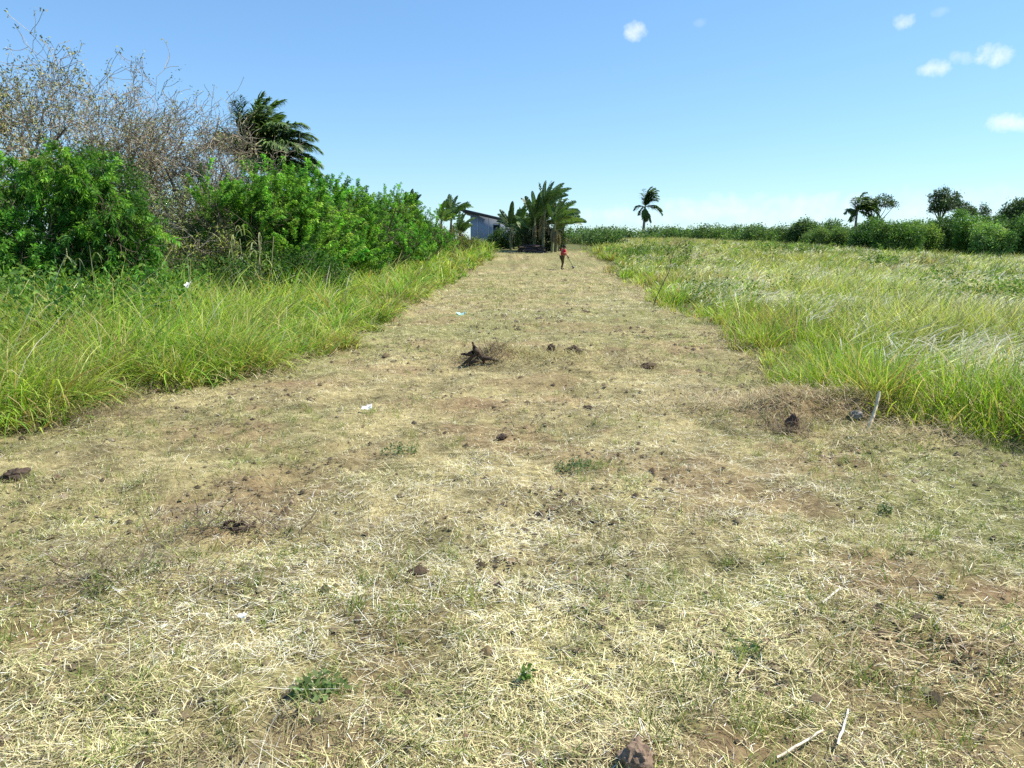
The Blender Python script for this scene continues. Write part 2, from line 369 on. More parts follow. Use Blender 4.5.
def stubble():
    # short living tufts left between the hay
    n = 9000; x, y, r = logpolar(n, 1.6, 62, -46, 46, .3)
    g = fbm(x, y, 1.7, 71, 4); k = (x > XL(y)) & (x < XR(y)) & (RG.random(n) < .10+1.3*smooth(.48, .66, g))
    x, y, r = x[k], y[k], r[k]
    ex = [(415, 605, .3, 40), (600, 470, .15, 12), (440, 560, .12, 8), (90, 500, .4, 30), (250, 690, .5, 30), (720, 740, .6, 60), (860, 720, .5, 60), (620, 600, .15, 8), (870, 610, .3, 26),
          (350, 425, .3, 14), (400, 408, .4, 20), (1000, 560, .5, 30), (590, 540, .2, 8), (340, 760, .3, 18), (880, 440, .6, 40), (960, 470, .6, 40), (320, 590, .4, 20)]
    for (px, py, sg, m) in ex:
        c = gpt(px, py); x = np.append(x, RG.normal(c[0], sg, m)); y = np.append(y, RG.normal(c[1], sg*.7, m))
    r = np.hypot(x, y); T = len(x); B = 16; far = np.clip(r/8, 1, 4)
    X = np.repeat(x, B)+RG.normal(0, .03, T*B)*np.repeat(far, B); Y = np.repeat(y, B)+RG.normal(0, .03, T*B)*np.repeat(far, B); N = T*B
    base = palette(T, [[.20, .27, .06], [.30, .34, .10], [.13, .19, .05], [.36, .34, .14]], [.3, .3, .2, .2], .1)
    c = np.repeat(base, B, 0)*(1+RG.normal(0, .15, (N, 1))); L = RG.uniform(.035, .13, N)*np.repeat(RG.uniform(.6, 1.15, T), B)*np.repeat(far**.35, B)
    V, F, Cc = blades(np.stack([X, Y, H(X, Y)], 1), RG.uniform(0, 6.28, N), L, RG.uniform(.002, .005, N)*np.repeat(far, B), np.radians(RG.uniform(5, 55, N)), np.radians(RG.uniform(30, 100, N)), c*.8, c*1.1, 3)
    o = npmesh('short_green_grass', V, F, M_GRASS, None, Cc); tag(o, 'short green grass regrowing in patches through the mown hay', 'grass', kind='stuff')
    # dark crumbs of soil and rotten stalks lying in the hay
    n = 70000; x, y, r = logpolar(n, 1.6, 60, -44, 44, .3); q = fbm(x, y, .9, 90, 3)
    k = (x > XL(y)) & (x < XR(y)) & (RG.random(n) < .10+1.1*smooth(.50, .68, q)); x, y, r = x[k], y[k], r[k]; n = len(x)
    P = np.stack([x, y, H(x, y)+.008], 1); s = RG.gamma(2, .0045, n)*np.clip(r/7, 1, 2.2)
    o8 = np.array([[1, 0, 0], [0, 1, 0], [-1, 0, 0], [0, -1, 0], [0, 0, 1], [0, 0, -1]])*np.array([1, 1, .7])
    V = (P[:, None]+o8[None]*s[:, None, None]*RG.uniform(.6, 1.4, (n, 6, 1))).reshape(-1, 3)
    f = np.array([[0, 1, 4], [1, 2, 4], [2, 3, 4], [3, 0, 4]]); F = (np.arange(n)[:, None, None]*6+f[None]).reshape(-1, 3)
    c = np.repeat(palette(n, [[.075, .06, .04], [.13, .105, .06], [.22, .18, .11]], None, .15), 6, 0)
    o = npmesh('soil_crumbs', V, F, M_SOIL, None, c); tag(o, 'dark crumbs of soil scattered through the mown hay', 'soil', kind='stuff')
stubble()

def thatch():
    sp = [(515, 358, .5, .35, 2600, 0), (560, 366, .4, .35, 700, 0), (830, 412, .5, .25, 1500, 1), (780, 415, .35, .25, 800, 1), (710, 410, .5, .2, 700, 1), (905, 442, .5, .2, 700, 1), (790, 432, .12, .1, 300, 2), (770, 372, .3, .4, 500, 2),
          (487, 363, .22, .2, 650, 2), (230, 535, .25, .07, 300, 2), (400, 300, .4, 1.2, 1400, 1), (265, 368, .5, .7, 1300, 1), (90, 418, .5, .4, 900, 2), (648, 368, .25, .3, 200, 2), (130, 585, .4, .15, 400, 2), (950, 660, .3, .12, 120, 1)]
    P = [];  K = []
    for (px, py, sx, sy, n, k) in sp:
        g = gpt(px, py); P.append(np.stack([g[0]+RG.normal(0, sx, n), g[1]+RG.normal(0, sy, n)], 1)); K += [k]*n
    # raked rim of dead grass along both edges of the tall grass
    for X, sg, n in ((XL, -1, 15000), (XR, 1, 9000)):
        y = 4.5+60*RG.random(n)**2.2; e = X(y)+sg*(RG.normal(0, .22, n)+.05); k = RG.random(n) < smooth(.35, .6, fbm(e, y, .9, 59, 3)); P.append(np.stack([e[k], y[k]], 1)); K += [int(v) for v in RG.integers(0, 3, k.sum())]
    P = np.concatenate(P); K = np.array(K); n = len(P); r = np.hypot(P[:, 0], P[:, 1]); far = np.clip(r/8, 1, 4)
    pal = np.array([[[.40, .36, .18], [.30, .25, .12]], [[.50, .42, .26], [.36, .27, .17]], [[.24, .19, .12], [.15, .11, .08]]]); c = pal[K, RG.integers(0, 2, n)]*(1+RG.normal(0, .2, (n, 1)))
    V, F, Cc = blades(np.column_stack([P, H(P[:, 0], P[:, 1])+RG.random(n)*.09]), RG.uniform(0, 6.28, n), RG.uniform(.06, .26, n), RG.uniform(.003, .008, n)*far, np.radians(RG.uniform(25, 95, n)), np.radians(RG.uniform(60, 140, n)), c, c, 3, None, None, RG.normal(0, .8, n))
    o = npmesh('dead_grass', V, F, M_STRAW, None, Cc); tag(o, 'tangled brown dead grass raked into low heaps and along the grass edges', 'dead grass', kind='stuff')
thatch()
# ------------------------------------------------------------------ tall grass
def tufts(x, y, h, B, cols, w, wind, spreadr, wid, segs=3, tipc=None, lean=(4, 30), bend=(25, 85), name='tall_grass', label='', jit=.12, windaz=.1):
    r = np.hypot(x, y); T = len(x); far = np.clip(r/9, 1, 5); N = T*B
    sp = spreadr*far**.5
    ox = RG.normal(0, 1, N)*np.repeat(sp, B); oy = RG.normal(0, 1, N)*np.repeat(sp, B)
    X = np.repeat(x, B)+ox; Y = np.repeat(y, B)+oy
    base = palette(T, cols, w, jit) if not callable(cols) else cols(x, y)
    c = np.repeat(base, B, 0)*(1+RG.normal(0, .14, (N, 1)))
    dead = RG.random(N) < .10; c[dead] = palette(dead.sum(), [[.46, .38, .18], [.35, .26, .12]], None, .12)
    az = np.arctan2(oy, ox)+RG.normal(0, .7, N)
    wv = np.stack([np.cos(az)+wind*math.cos(windaz), np.sin(az)+wind*math.sin(windaz)], 1); az = np.arctan2(wv[:, 1], wv[:, 0])
    L = np.repeat(h, B)*RG.uniform(.55, 1.15, N)
    Wd = wid*RG.uniform(.6, 1.3, N)*np.repeat(far, B)
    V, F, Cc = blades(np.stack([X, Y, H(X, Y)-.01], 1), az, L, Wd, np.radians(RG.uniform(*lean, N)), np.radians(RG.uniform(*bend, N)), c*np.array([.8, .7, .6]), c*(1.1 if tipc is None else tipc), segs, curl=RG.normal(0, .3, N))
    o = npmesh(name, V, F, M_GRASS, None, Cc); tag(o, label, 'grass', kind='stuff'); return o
def left_grass():
    n = 17500; x, y, r = logpolar(n, 4.2, 78, -76, 8, .12)
    e = XL(y)+1.1*(fbm(x, y, .8, 13, 3)-.5)+.12
    k = (x < e) & (x > XL(y)-np.interp(y, [0, 12, 20, 70], [16, 14, 7, 6])) & (y > 1); x, y, r, e = x[k], y[k], r[k], e[k]
    din = e-x
    h = (.38+.42*smooth(0, .5, din)+.25*smooth(1, 3, din))*(.55+.75*smooth(.3, .68, fbm(x, y, .75, 15, 3)))
    h *= np.interp(y, [0, 30, 60], [1, 1.05, 1.15])
    def cols(x, y):
        q = fbm(x, y, 1.6, 17, 3)[:, None]; q2 = fbm(x, y, .9, 19, 2)[:, None]; n = len(x)
        a = palette(n, [[.32, .47, .05], [.19, .38, .04], [.46, .52, .11], [.10, .23, .03]], [.32, .28, .2, .2], .18)
        dry = palette(n, [[.44, .36, .15], [.33, .24, .11]], None, .1)
        d = (XL(y)-x)[:, None]; f = smooth(.62, .75, q2)*.8+.55*(1-smooth(-.1, .45, d)); f = np.clip(f, 0, 1)*(RG.random((n, 1)) < .75)
        return a*(1-f)+dry*f
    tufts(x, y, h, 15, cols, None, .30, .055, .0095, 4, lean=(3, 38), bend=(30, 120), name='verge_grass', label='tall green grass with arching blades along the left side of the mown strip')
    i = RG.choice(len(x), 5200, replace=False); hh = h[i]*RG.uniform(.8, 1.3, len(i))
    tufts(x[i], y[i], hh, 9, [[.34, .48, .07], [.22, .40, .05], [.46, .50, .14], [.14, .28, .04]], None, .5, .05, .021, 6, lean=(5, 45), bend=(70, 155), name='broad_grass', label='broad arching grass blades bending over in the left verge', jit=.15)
    # dry seed stems and pale bent stalks
    n = 2600; i = RG.integers(0, len(x), n); X = x[i]+RG.normal(0, .15, n); Y = y[i]; c = palette(n, [[.55, .50, .30], [.45, .42, .2], [.62, .58, .45]], None, .1)
    far = np.clip(np.hypot(X, Y)/9, 1, 5)
    V, F, Cc = blades(np.stack([X, Y, H(X, Y)], 1), RG.normal(.1, 1.4, n), h[i]*RG.uniform(.9, 1.35, n), .006*far, np.radians(RG.uniform(2, 25, n)), np.radians(RG.uniform(30, 110, n)), c, c, 5, [.6, .5, .5, .8, 1.4, .3])
    o = npmesh('seed_stalks', V, F, M_PLUME, None, Cc); tag(o, 'dry bent seed stalks standing out of the grass on the left side', 'grass', kind='stuff')
    # broadleaved creepers in the verge, before the big shrubs
    n = 5200; xx, yy, r = logpolar(n, 8, 40, -62, -8, .2); k = (xx < XL(yy)-1.2) & (xx > XL(yy)-9) & (xx < XL(yy)-2.6) & (RG.random(n) < smooth(.46, .62, fbm(xx, yy, 1.9, 23, 3))*.75)
    xx, yy = xx[k], yy[k]; per = 22; P = np.repeat(np.stack([xx, yy, H(xx, yy)+RG.uniform(.3, 1.15, len(xx))], 1), per, 0); m = len(P); P = P+RG.normal(0, .14, (m, 3))
    V, F, Cc = leaves(P, RG.normal(0, .7, (m, 3))+np.array([.2, -.3, .3]), RG.uniform(.05, .12, m), RG.uniform(.03, .07, m), np.repeat(palette(len(xx), [[.09, .20, .03], [.17, .28, .05], [.05, .12, .025]], None, .12), per, 0))
    o = npmesh('creeper_leaves', V, F, M_LEAF, None, Cc); tag(o, 'broad leaved green creepers tangled in the grass before the left shrubs', 'creepers', kind='stuff')
left_grass()
def right_grass():
    # bright upright band along the edge
    n = 11000; x, y, r = logpolar(n, 4.2, 66, -2, 80, .1)
    e = XR(y)+.9*(fbm(x, y, .7, 25, 3)-.5)-.1
    band = np.interp(y, [0, 6, 12, 30, 66], [3.6, 3.0, 1.6, 1.8, 2.5])
    din = x-e; k = (din > 0) & (din < band*RG.uniform(.6, 1.2, n)); x, y, din = x[k], y[k], din[k]
    h = (.30+.30*smooth(0, .8, din))*(.5+.95*smooth(.25, .75, fbm(x, y, .9, 27, 3)))
    def cols(x, y):
        q2 = fbm(x, y, .8, 29, 2)[:, None]; n = len(x)
        a = palette(n, [[.30, .44, .05], [.22, .37, .04], [.42, .52, .09], [.13, .24, .03]], [.35, .3, .2, .15], .14)
        dry = palette(n, [[.44, .36, .17], [.33, .22, .12]], None, .1); f = smooth(.66, .78, q2)*.8
        return a*(1-f)+dry*f
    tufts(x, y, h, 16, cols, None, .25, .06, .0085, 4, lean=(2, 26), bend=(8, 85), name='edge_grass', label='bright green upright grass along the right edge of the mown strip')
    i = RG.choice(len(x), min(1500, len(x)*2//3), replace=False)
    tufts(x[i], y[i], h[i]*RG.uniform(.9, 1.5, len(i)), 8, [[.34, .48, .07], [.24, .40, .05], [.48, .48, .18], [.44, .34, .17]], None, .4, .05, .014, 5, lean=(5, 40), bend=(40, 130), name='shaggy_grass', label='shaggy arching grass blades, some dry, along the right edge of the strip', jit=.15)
    # the open field behind, combed by the wind
    n = 19000; x, y, r = logpolar(n, 6, 118, -4, 62, .25)
    e = XR(y)+np.interp(y, [0, 6, 12, 30, 66], [2.6, 2.2, 1.0, 1.0, 1.2]); k = (x > e) & ((y < 90) | (RG.random(n) < .8)); x, y = x[k], y[k]
    h = (.5+.3*smooth(0, 3, x-XR(y)))*(.45+.95*smooth(.28, .72, fbm(x, y, 1.7, 33, 4)))*np.interp(y, [0, 60, 85, 120], [1, .9, .6, .5])
    def colf(x, y):
        n = len(x); q = fbm(x, y*.6, 3.2, 35, 4)[:, None]; q2 = fbm(x, y*.5, 1.8, 37, 3)[:, None]
        a = palette(n, [[.38, .46, .10], [.52, .54, .20], [.26, .38, .07]], [.4, .35, .25], .15)
        dk = palette(n, [[.12, .21, .035], [.16, .24, .05]], None, .1); dry = palette(n, [[.50, .45, .26], [.38, .29, .18]], None, .1)
        f1 = smooth(.50, .66, q); f2 = smooth(.58, .72, q2)*.8
        c = a*(1-f1)+dk*f1; ridge = smooth(68, 86, y)[:, None]*.4
        f2 = np.maximum(f2, ridge); return c*(1-f2)+dry*f2
    tufts(x, y, h, 14, colf, None, .75, .09, .009, 3, lean=(5, 40), bend=(40, 120), name='field_grass', label='pale green windblown grass filling the field on the right', windaz=-.15)
    # silky white plumes
    n = 34000; x, y, r = logpolar(n, 6.5, 80, -3, 60, .3)
    q = fbm(x, y*.55, 2.6, 43, 4); dens = smooth(.42, .62, q)*.8+.12
    dens *= smooth(.6, 2.2, x-XR(y))*(1-.7*smooth(40, 75, y))
    for (px, py, sx, sy, s) in ((690, 288, 1.4, 1.6, 1.), (600+30, 262, 1., 3, .5), (720, 262, 2.5, 4, .6), (890, 290, 2.5, 1.2, .5), (960, 300, 2, 1, .5), (730, 300, 1, 1, .6)):
        c = gpt(px, py+12); dens = np.maximum(dens, s*np.exp(-((x-c[0])/sx)**2-((y-c[1])/sy)**2)*(x > XR(y)+.3))
    k = RG.random(n) < dens; x, y = x[k], y[k]; n = len(x); far = np.clip(np.hypot(x, y)/8, 1, 5)
    B = 4; X = np.repeat(x, B)+RG.normal(0, .12, n*B); Y = np.repeat(y, B)+RG.normal(0, .12, n*B); F_ = np.repeat(far, B); N = n*B
    L = RG.uniform(.45, .85, N); st = palette(N, [[.42, .42, .2], [.5, .46, .26]], None, .1); pl = palette(N, [[.62, .60, .46], [.54, .52, .36], [.72, .70, .62]], None, .06)
    c = np.stack([st, st, st, st*.3+pl*.7, pl, pl, pl], 1)
    V, Fc, Cc = blades(np.stack([X, Y, H(X, Y)], 1), RG.normal(-.1, .85, N), L, .0085*F_, np.radians(RG.uniform(5, 30, N)), np.radians(RG.uniform(70, 125, N)), c, c, 6, [.2, .2, .2, .3, 1.4, 1.3, .2])
    o = npmesh('white_grass_plumes', V, Fc, M_PLUME, None, Cc); tag(o, 'silky white seed plumes blown over in the grass field', 'grass plumes', kind='stuff')
    # dark broadleaved weeds standing in the field
    wl = []
    for (px, py, s, m) in ((628, 252, 1.1, 60), (690, 262, 1.2, 70), (655, 250, .8, 40), (745, 300, .5, 40), (770, 296, .5, 30), (700, 300, .4, 26), (980, 300, .8, 90), (1010, 305, .7, 80), (610, 290, .2, 6), (880, 262, .8, 40), (760, 246, 2.5, 80), (820, 246, 2.5, 70), (560+80, 245, 2.5, 60), (930, 280, .6, 40)):
        c = gpt(px, py+8); wl.append(np.stack([RG.normal(c[0], s, m), RG.normal(c[1], s*1.2, m)], 1))
    w = np.concatenate(wl); w = w[w[:, 0] > XR(w[:, 1])+.4]; r = np.hypot(w[:, 0], w[:, 1])
    per = 26; w = w[RG.random(len(w)) < .6]; w = w[RG.random(len(w)) < .55]; r = np.hypot(w[:, 0], w[:, 1]); P = np.repeat(np.column_stack([w, H(w[:, 0], w[:, 1])+RG.uniform(.25, .75, len(w))]), per, 0); m = len(P); P = P+RG.normal(0, .13, (m, 3))
    sc_ = np.repeat(np.clip(r/25, .7, 2.2), per)
    V, F, Cc = leaves(P, RG.normal(0, .7, (m, 3))+np.array([.2, 0, .3]), RG.uniform(.06, .13, m)*sc_, RG.uniform(.03, .06, m)*sc_, np.repeat(palette(len(w), [[.12, .19, .04], [.18, .28, .06]], None, .15), per, 0))
    o = npmesh('field_weeds', V, F, M_LEAF, None, Cc); tag(o, 'low dark green broad leaved weeds dotted through the right field', 'weeds', kind='stuff')
right_grass()

# ------------------------------------------------------------------ trees
def tree_parts(root, lev, barkc, split=3, sides=(8, 6, 5, 4, 3, 3, 3), rng=RG, crown_extra=None, minr=.004, crownc=None, crown_mat=None):
    a = Acc()
    for li, (p, r) in enumerate(lev[:split]):
        V, F = tubes(p, np.maximum(r, .01), sides[li]); a.add(V, F, np.array(barkc))
    a.out('trunk', M_BARK, root, True)
    b = Acc()
    for li, (p, r) in enumerate(lev[split:]):
        V, F = tubes(p, np.maximum(r, minr), 3)
        cc = np.repeat(palette(len(p), crownc or [barkc], None, .15, rng), p.shape[1]*3, 0); b.add(V, F, cc)
    if crown_extra: b.add(*crown_extra)
    b.out('crown', crown_mat or M_BARK, root)
def bare_tree(px, Y, height, lean, label, seed, spread=(25, 60), leafy=0, leafcol=None, nl=5, tr=.18, tlen=.42, wandr=.16):
    rng = np.random.default_rng(seed); g = at(px, 240, Y); z = float(H(g.x, Y))
    root = thing('bare_tree', label, 'tree', (g.x, Y, z), 0, 'nearly leafless trees behind the left shrubs')
    L0 = height*tlen
    lev = grow([0, 0, -.1], [lean, 0, 1], L0, tr, [(6, .82, 24, 60), (5, .74, 24, 62), (5, .68, *spread), (4, .68, *spread), (3, .68, 20, 70)][:nl], rng, 6, wandr, (0.02, 0, .05))
    ex = None
    if leafy:
        tips = lev[-1][0][:, -1]; tips = tips[rng.random(len(tips)) < leafy]; per = 5
        P = np.repeat(tips, per, 0)+rng.normal(0, .06, (len(tips)*per, 3)); m = len(P)
        ex = leaves(P, rng.normal(0, 1, (m, 3)), rng.uniform(.05, .085, m)*(1.5 if leafy > .7 else 1), rng.uniform(.025, .04, m)*(1.4 if leafy > .7 else 1), palette(m, leafcol, None, .12, rng), rng)
    tree_parts(root, lev, (.13, .11, .09), 3, rng=rng, crown_extra=ex, minr=.0075, crownc=[[.33, .28, .20], [.42, .36, .26], [.24, .20, .15]])
    return root
OL = [[.28, .29, .09], [.36, .33, .14], [.20, .22, .07]]
bare_tree(2, 25, 7.9, -.05, 'tall thin crowned tree with yellowish leaves at the far left', 101, leafy=.9, leafcol=OL)
bare_tree(40, 24, 7.6, .02, 'tallest nearly leafless grey tree above the rounded green shrub', 102, leafy=.75, leafcol=OL)
bare_tree(92, 25, 7.4, .1, 'leafless grey tree leaning slightly right of the tallest bare tree', 113, leafy=.55, leafcol=OL)
bare_tree(142, 24.5, 6.9, .28, 'bare tree with pale forked limbs leaning toward the coconut palm', 104, nl=5, tr=.2, leafy=.35, leafcol=OL)
bare_tree(186, 26, 6.1, .0, 'small dead twiggy tree just left of the coconut palm', 107, nl=5, tr=.05, leafy=.1, leafcol=OL)
def twiggy_bush(px, Y, h, wdt, label, seed, cols, dens=.6, bark=(.30, .27, .22), name='twiggy_bush'):
    rng = np.random.default_rng(seed); g = at(px, 240, Y); z = float(H(g.x, Y)); root = thing(name, label, 'bush', (g.x, Y, z))
    ns = 9; az = rng.uniform(0, 6.28, ns); D = np.stack([np.cos(az)*wdt, np.sin(az)*wdt, np.ones(ns)], 1)
    lev = grow(np.stack([np.cos(az)*.2, np.sin(az)*.2, 0*az], 1), D, h*.45*np.ones(ns), .025*np.ones(ns), [(5, .7, 15, 50), (5, .65, 20, 65), (5, .6, 20, 75)], rng, 5, .2, (0, 0, .02))
    t = lev[-1][0]; P = t[rng.random(len(t)) < dens][:, 2:].reshape(-1, 3); P = np.repeat(P, 3, 0)+rng.normal(0, .07, (len(P)*3, 3)); m = len(P)
    ex = leaves(P, rng.normal(0, 1, (m, 3)), rng.uniform(.05, .11, m), rng.uniform(.02, .045, m), palette(m, cols, None, .15, rng), rng)
    tree_parts(root, lev, bark, 1, rng=rng, crown_extra=ex, minr=.006, crownc=[[.22, .20, .15], [.30, .27, .21]])
twiggy_bush(180, 22.5, 4.4, .3, 'grey brown half dead bush of fine twigs between green shrubs', 111, [[.17, .23, .06], [.24, .28, .09]], .9)
twiggy_bush(168, 19.5, 2.6, .5, 'olive green low bush growing in the gap beside the rounded shrub', 112, [[.17, .21, .04], [.24, .27, .06], [.12, .15, .03]], .9)
twiggy_bush(206, 21.5, 3.0, .22, 'thin olive bush with grey twigs against the start of the green hedge', 113, [[.13, .19, .05], [.20, .24, .08]], .9)

G1 = [[.075, .20, .022], [.12, .27, .03], [.04, .12, .018], [.17, .33, .04]]; GW = [.35, .3, .2, .15]
def sprays(lobes, ns, ln, up, droop, per, L, Wd, cols, w, rng, outw=.8, jit=.18):
    lb = np.array(lobes, float); ar = lb[:, 3]*lb[:, 5]; k = rng.choice(len(lb), ns, p=ar/ar.sum()); d = unit(rng.normal(size=(ns, 3)))
    P = lb[k, :3]+d*lb[k, 3:6]*rng.uniform(.35, .9, (ns, 1)); D = unit(d*outw+np.array([0, 0, up])+rng.normal(0, .2, (ns, 3))); Ls = ln*rng.uniform(.5, 1.3, (ns, 1))
    n = 7; pts = np.zeros((ns, n, 3)); tg = np.zeros((ns, n, 3)); pts[:, 0] = P; tg[:, 0] = D
    for q in range(1, n):
        D = unit(D+np.array([.03, 0, -droop])+rng.normal(0, .06, (ns, 3))); pts[:, q] = pts[:, q-1]+D*Ls/(n-1); tg[:, q] = D
    V0, F0 = tubes(pts, np.tile(np.linspace(.007, .003, n), (ns, 1)), 3)
    t = rng.beta(1.6, 1.0, (ns, per))*(n-1.001); i = t.astype(int); f = (t-i)[..., None]; b = np.arange(ns)[:, None]
    LP = (pts[b, i]*(1-f)+pts[b, i+1]*f).reshape(-1, 3); T = tg[b, i+1].reshape(-1, 3); m = len(LP)
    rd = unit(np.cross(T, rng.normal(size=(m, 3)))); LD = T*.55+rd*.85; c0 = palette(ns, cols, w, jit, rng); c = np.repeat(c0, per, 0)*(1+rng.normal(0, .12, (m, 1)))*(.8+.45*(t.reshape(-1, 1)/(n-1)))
    V, F, Cc = leaves(LP, LD, L*rng.uniform(.55, 1.25, m), Wd*rng.uniform(.7, 1.2, m), c, rng, .3)
    return np.concatenate([V0, V]), np.concatenate([F0, F+len(V0)]), np.concatenate([np.broadcast_to([.16, .17, .07], V0.shape), Cc])
def stems(root, lobes, rng, bark=(.14, .11, .08), r=.04, name='trunk'):
    P = [];
    for l in lobes:
        e = np.array(l[:3], float); b = np.array([e[0]*.15, e[1]*.15, -.1]); s = np.linspace(0, 1, 6)[:, None]
        q = b*(1-s)+e*s; q[:, :2] += np.sin(s*3.1)*rng.normal(0, .12, 2); P.append(q)
    P = np.array(P); V, F = tubes(P, np.tile(np.linspace(r, r*.4, 6), (len(P), 1)), 6); a = Acc().add(V, F, np.array(bark))
    lev = grow(P[:, 3], unit(P[:, 4]-P[:, 2]), np.full(len(P), .9), np.full(len(P), r*.5), [(4, .8, 20, 60), (4, .7, 20, 70)], rng, 4)
    for p, rr in lev: V, F = tubes(p, np.maximum(rr, .005), 4); a.add(V, F, np.array(bark))
    return a.out(name, M_BARK, root, True)
def leafy(name, cat, label, px, Y, lobes, nc, per, L, Wd, cols, w, seed, group=None, **k):
    rng = np.random.default_rng(seed); g = at(px, 240, Y); z = float(H(g.x, Y)); root = thing(name, label, cat, (g.x, Y, z), 0, group)
    mt = k.pop('mt', M_LEAF); r = k.pop('r', .04)
    stems(root, lobes, rng, r=r)
    spr = k.pop('spr', None)
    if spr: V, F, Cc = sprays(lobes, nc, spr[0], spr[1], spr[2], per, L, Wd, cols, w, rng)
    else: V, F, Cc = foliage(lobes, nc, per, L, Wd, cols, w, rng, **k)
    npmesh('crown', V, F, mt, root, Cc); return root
# big rounded shrub at the left and its neighbours
leafy('round_shrub', 'shrub', 'big rounded bright green shrub with drooping leaf sprays below the bare trees', 88, 15,
      [(-.6, 0, 3.05, .5, .45, .34), (-.1, -.1, 3.1, .45, .4, .34), (.2, -.2, 2.75, .42, .4, .3), (.6, -.2, 2.6, .42, .4, .3), (.95, -.1, 2.25, .4, .4, .28), (.5, -.4, 2.15, .4, .4, .25), (1.15, 0, 1.75, .36, .4, .27),
       (.7, -.4, 1.65, .42, .4, .26), (1.05, -.2, 1.25, .4, .4, .27), (.6, -.4, 1.05, .42, .4, .26), (.9, -.1, .75, .42, .4, .27), (-.9, .1, 2.4, .4, .4, .28), (-.35, -.1, 2.45, .42, .4, .24), (0, -.3, 1.95, .35, .4, .2), (.3, .6, 1.7, .8, .4, .9)],
      620, 52, .13, .036, G1, GW, 201, spr=(.62, .35, .22), cs=.08, droop=.45, up=.1, jit=.2, shell=(.6, 1.3))
leafy('round_shrub', 'shrub', 'soft feathery green shrub cut by the left edge of the photo', 4, 14,
      [(0, 0, 1.2, .7, .7, .9), (-.4, .2, 1.6, .6, .6, .7), (.35, .2, .9, .5, .5, .6)], 330, 55, .10, .03, [[.09, .25, .03], [.13, .31, .04], [.05, .15, .02]], [.4, .35, .25], 202, spr=(.5, .7, .08), cs=.09, droop=.1, up=.4)
leafy('leafy_tree', 'tree', 'green leafy tree behind the rounded shrub, near the left photo edge', 22, 17.5,
      [(0, 0, 3.0, .7, .6, .45), (.8, .1, 2.9, .6, .6, .4), (-.7, 0, 2.8, .6, .6, .4), (.5, 0, 1.7, .6, .5, .5), (-.9, 0, 1.6, .5, .5, .4)], 300, 50, .13, .035, G1, GW, 203, spr=(.6, .4, .2), cs=.12, droop=.4)
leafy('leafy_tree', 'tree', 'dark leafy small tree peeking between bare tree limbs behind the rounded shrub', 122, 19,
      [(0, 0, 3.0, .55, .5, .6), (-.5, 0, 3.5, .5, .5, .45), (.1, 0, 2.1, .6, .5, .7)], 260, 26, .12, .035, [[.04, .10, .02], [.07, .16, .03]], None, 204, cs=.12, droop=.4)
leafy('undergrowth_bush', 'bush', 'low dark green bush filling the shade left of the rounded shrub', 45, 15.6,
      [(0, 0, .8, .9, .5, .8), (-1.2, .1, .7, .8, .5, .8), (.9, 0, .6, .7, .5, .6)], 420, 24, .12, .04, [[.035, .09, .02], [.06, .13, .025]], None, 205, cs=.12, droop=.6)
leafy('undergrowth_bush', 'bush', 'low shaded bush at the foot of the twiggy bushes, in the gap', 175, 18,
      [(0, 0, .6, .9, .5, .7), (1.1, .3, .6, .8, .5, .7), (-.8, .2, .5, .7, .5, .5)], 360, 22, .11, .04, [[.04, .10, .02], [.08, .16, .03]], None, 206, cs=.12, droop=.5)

# drooping strap leaves: sugar-cane-like clumps in the shade
def cane(px, Y, h, label, seed, n=60, cols=((.30, .36, .14), (.42, .44, .24), (.12, .19, .05))):
    rng = np.random.default_rng(seed); g = at(px, 240, Y); z = float(H(g.x, Y)); root = thing('cane_clump', label, 'plant', (g.x, Y, z))
    P = np.stack([rng.normal(0, .3, n), rng.normal(0, .2, n), rng.uniform(.2, h, n)], 1)
    V, F, Cc = blades(P, rng.uniform(0, 6.28, n), rng.uniform(.6, 1.1, n), np.full(n, .035), np.radians(rng.uniform(10, 50, n)), np.radians(rng.uniform(120, 175, n)), palette(n, cols, None, .1, rng), palette(n, cols, None, .1, rng), 7, rng=rng)
    npmesh('leaf', V, F, M_LEAF, root, Cc)
    m = 9; b = np.stack([rng.normal(0, .3, m), rng.normal(0, .2, m), np.zeros(m)], 1); s = np.linspace(0, 1, 5)[None, :, None]
    e = b+np.stack([rng.normal(0, .2, m), rng.normal(0, .2, m), rng.uniform(.7, 1, m)*h], 1); pts = b[:, None]*(1-s)+e[:, None]*s
    V, F = tubes(pts, np.full((m, 5), .014), 5); npmesh('stalk', V, F, M_BARK, root, np.broadcast_to([.25, .25, .12], V.shape), True)
cane(246, 19.6, 1.9, 'clump of pale strap leaves hanging in shade at the hedge start', 301, 80)
cane(58, 14.3, 1.5, 'thin clump of pale strap leaves in shade left of the rounded shrub', 302, 50)
for o in C.objects:
    if o.name == 'round_shrub': o.scale = (.86, .9, .93)
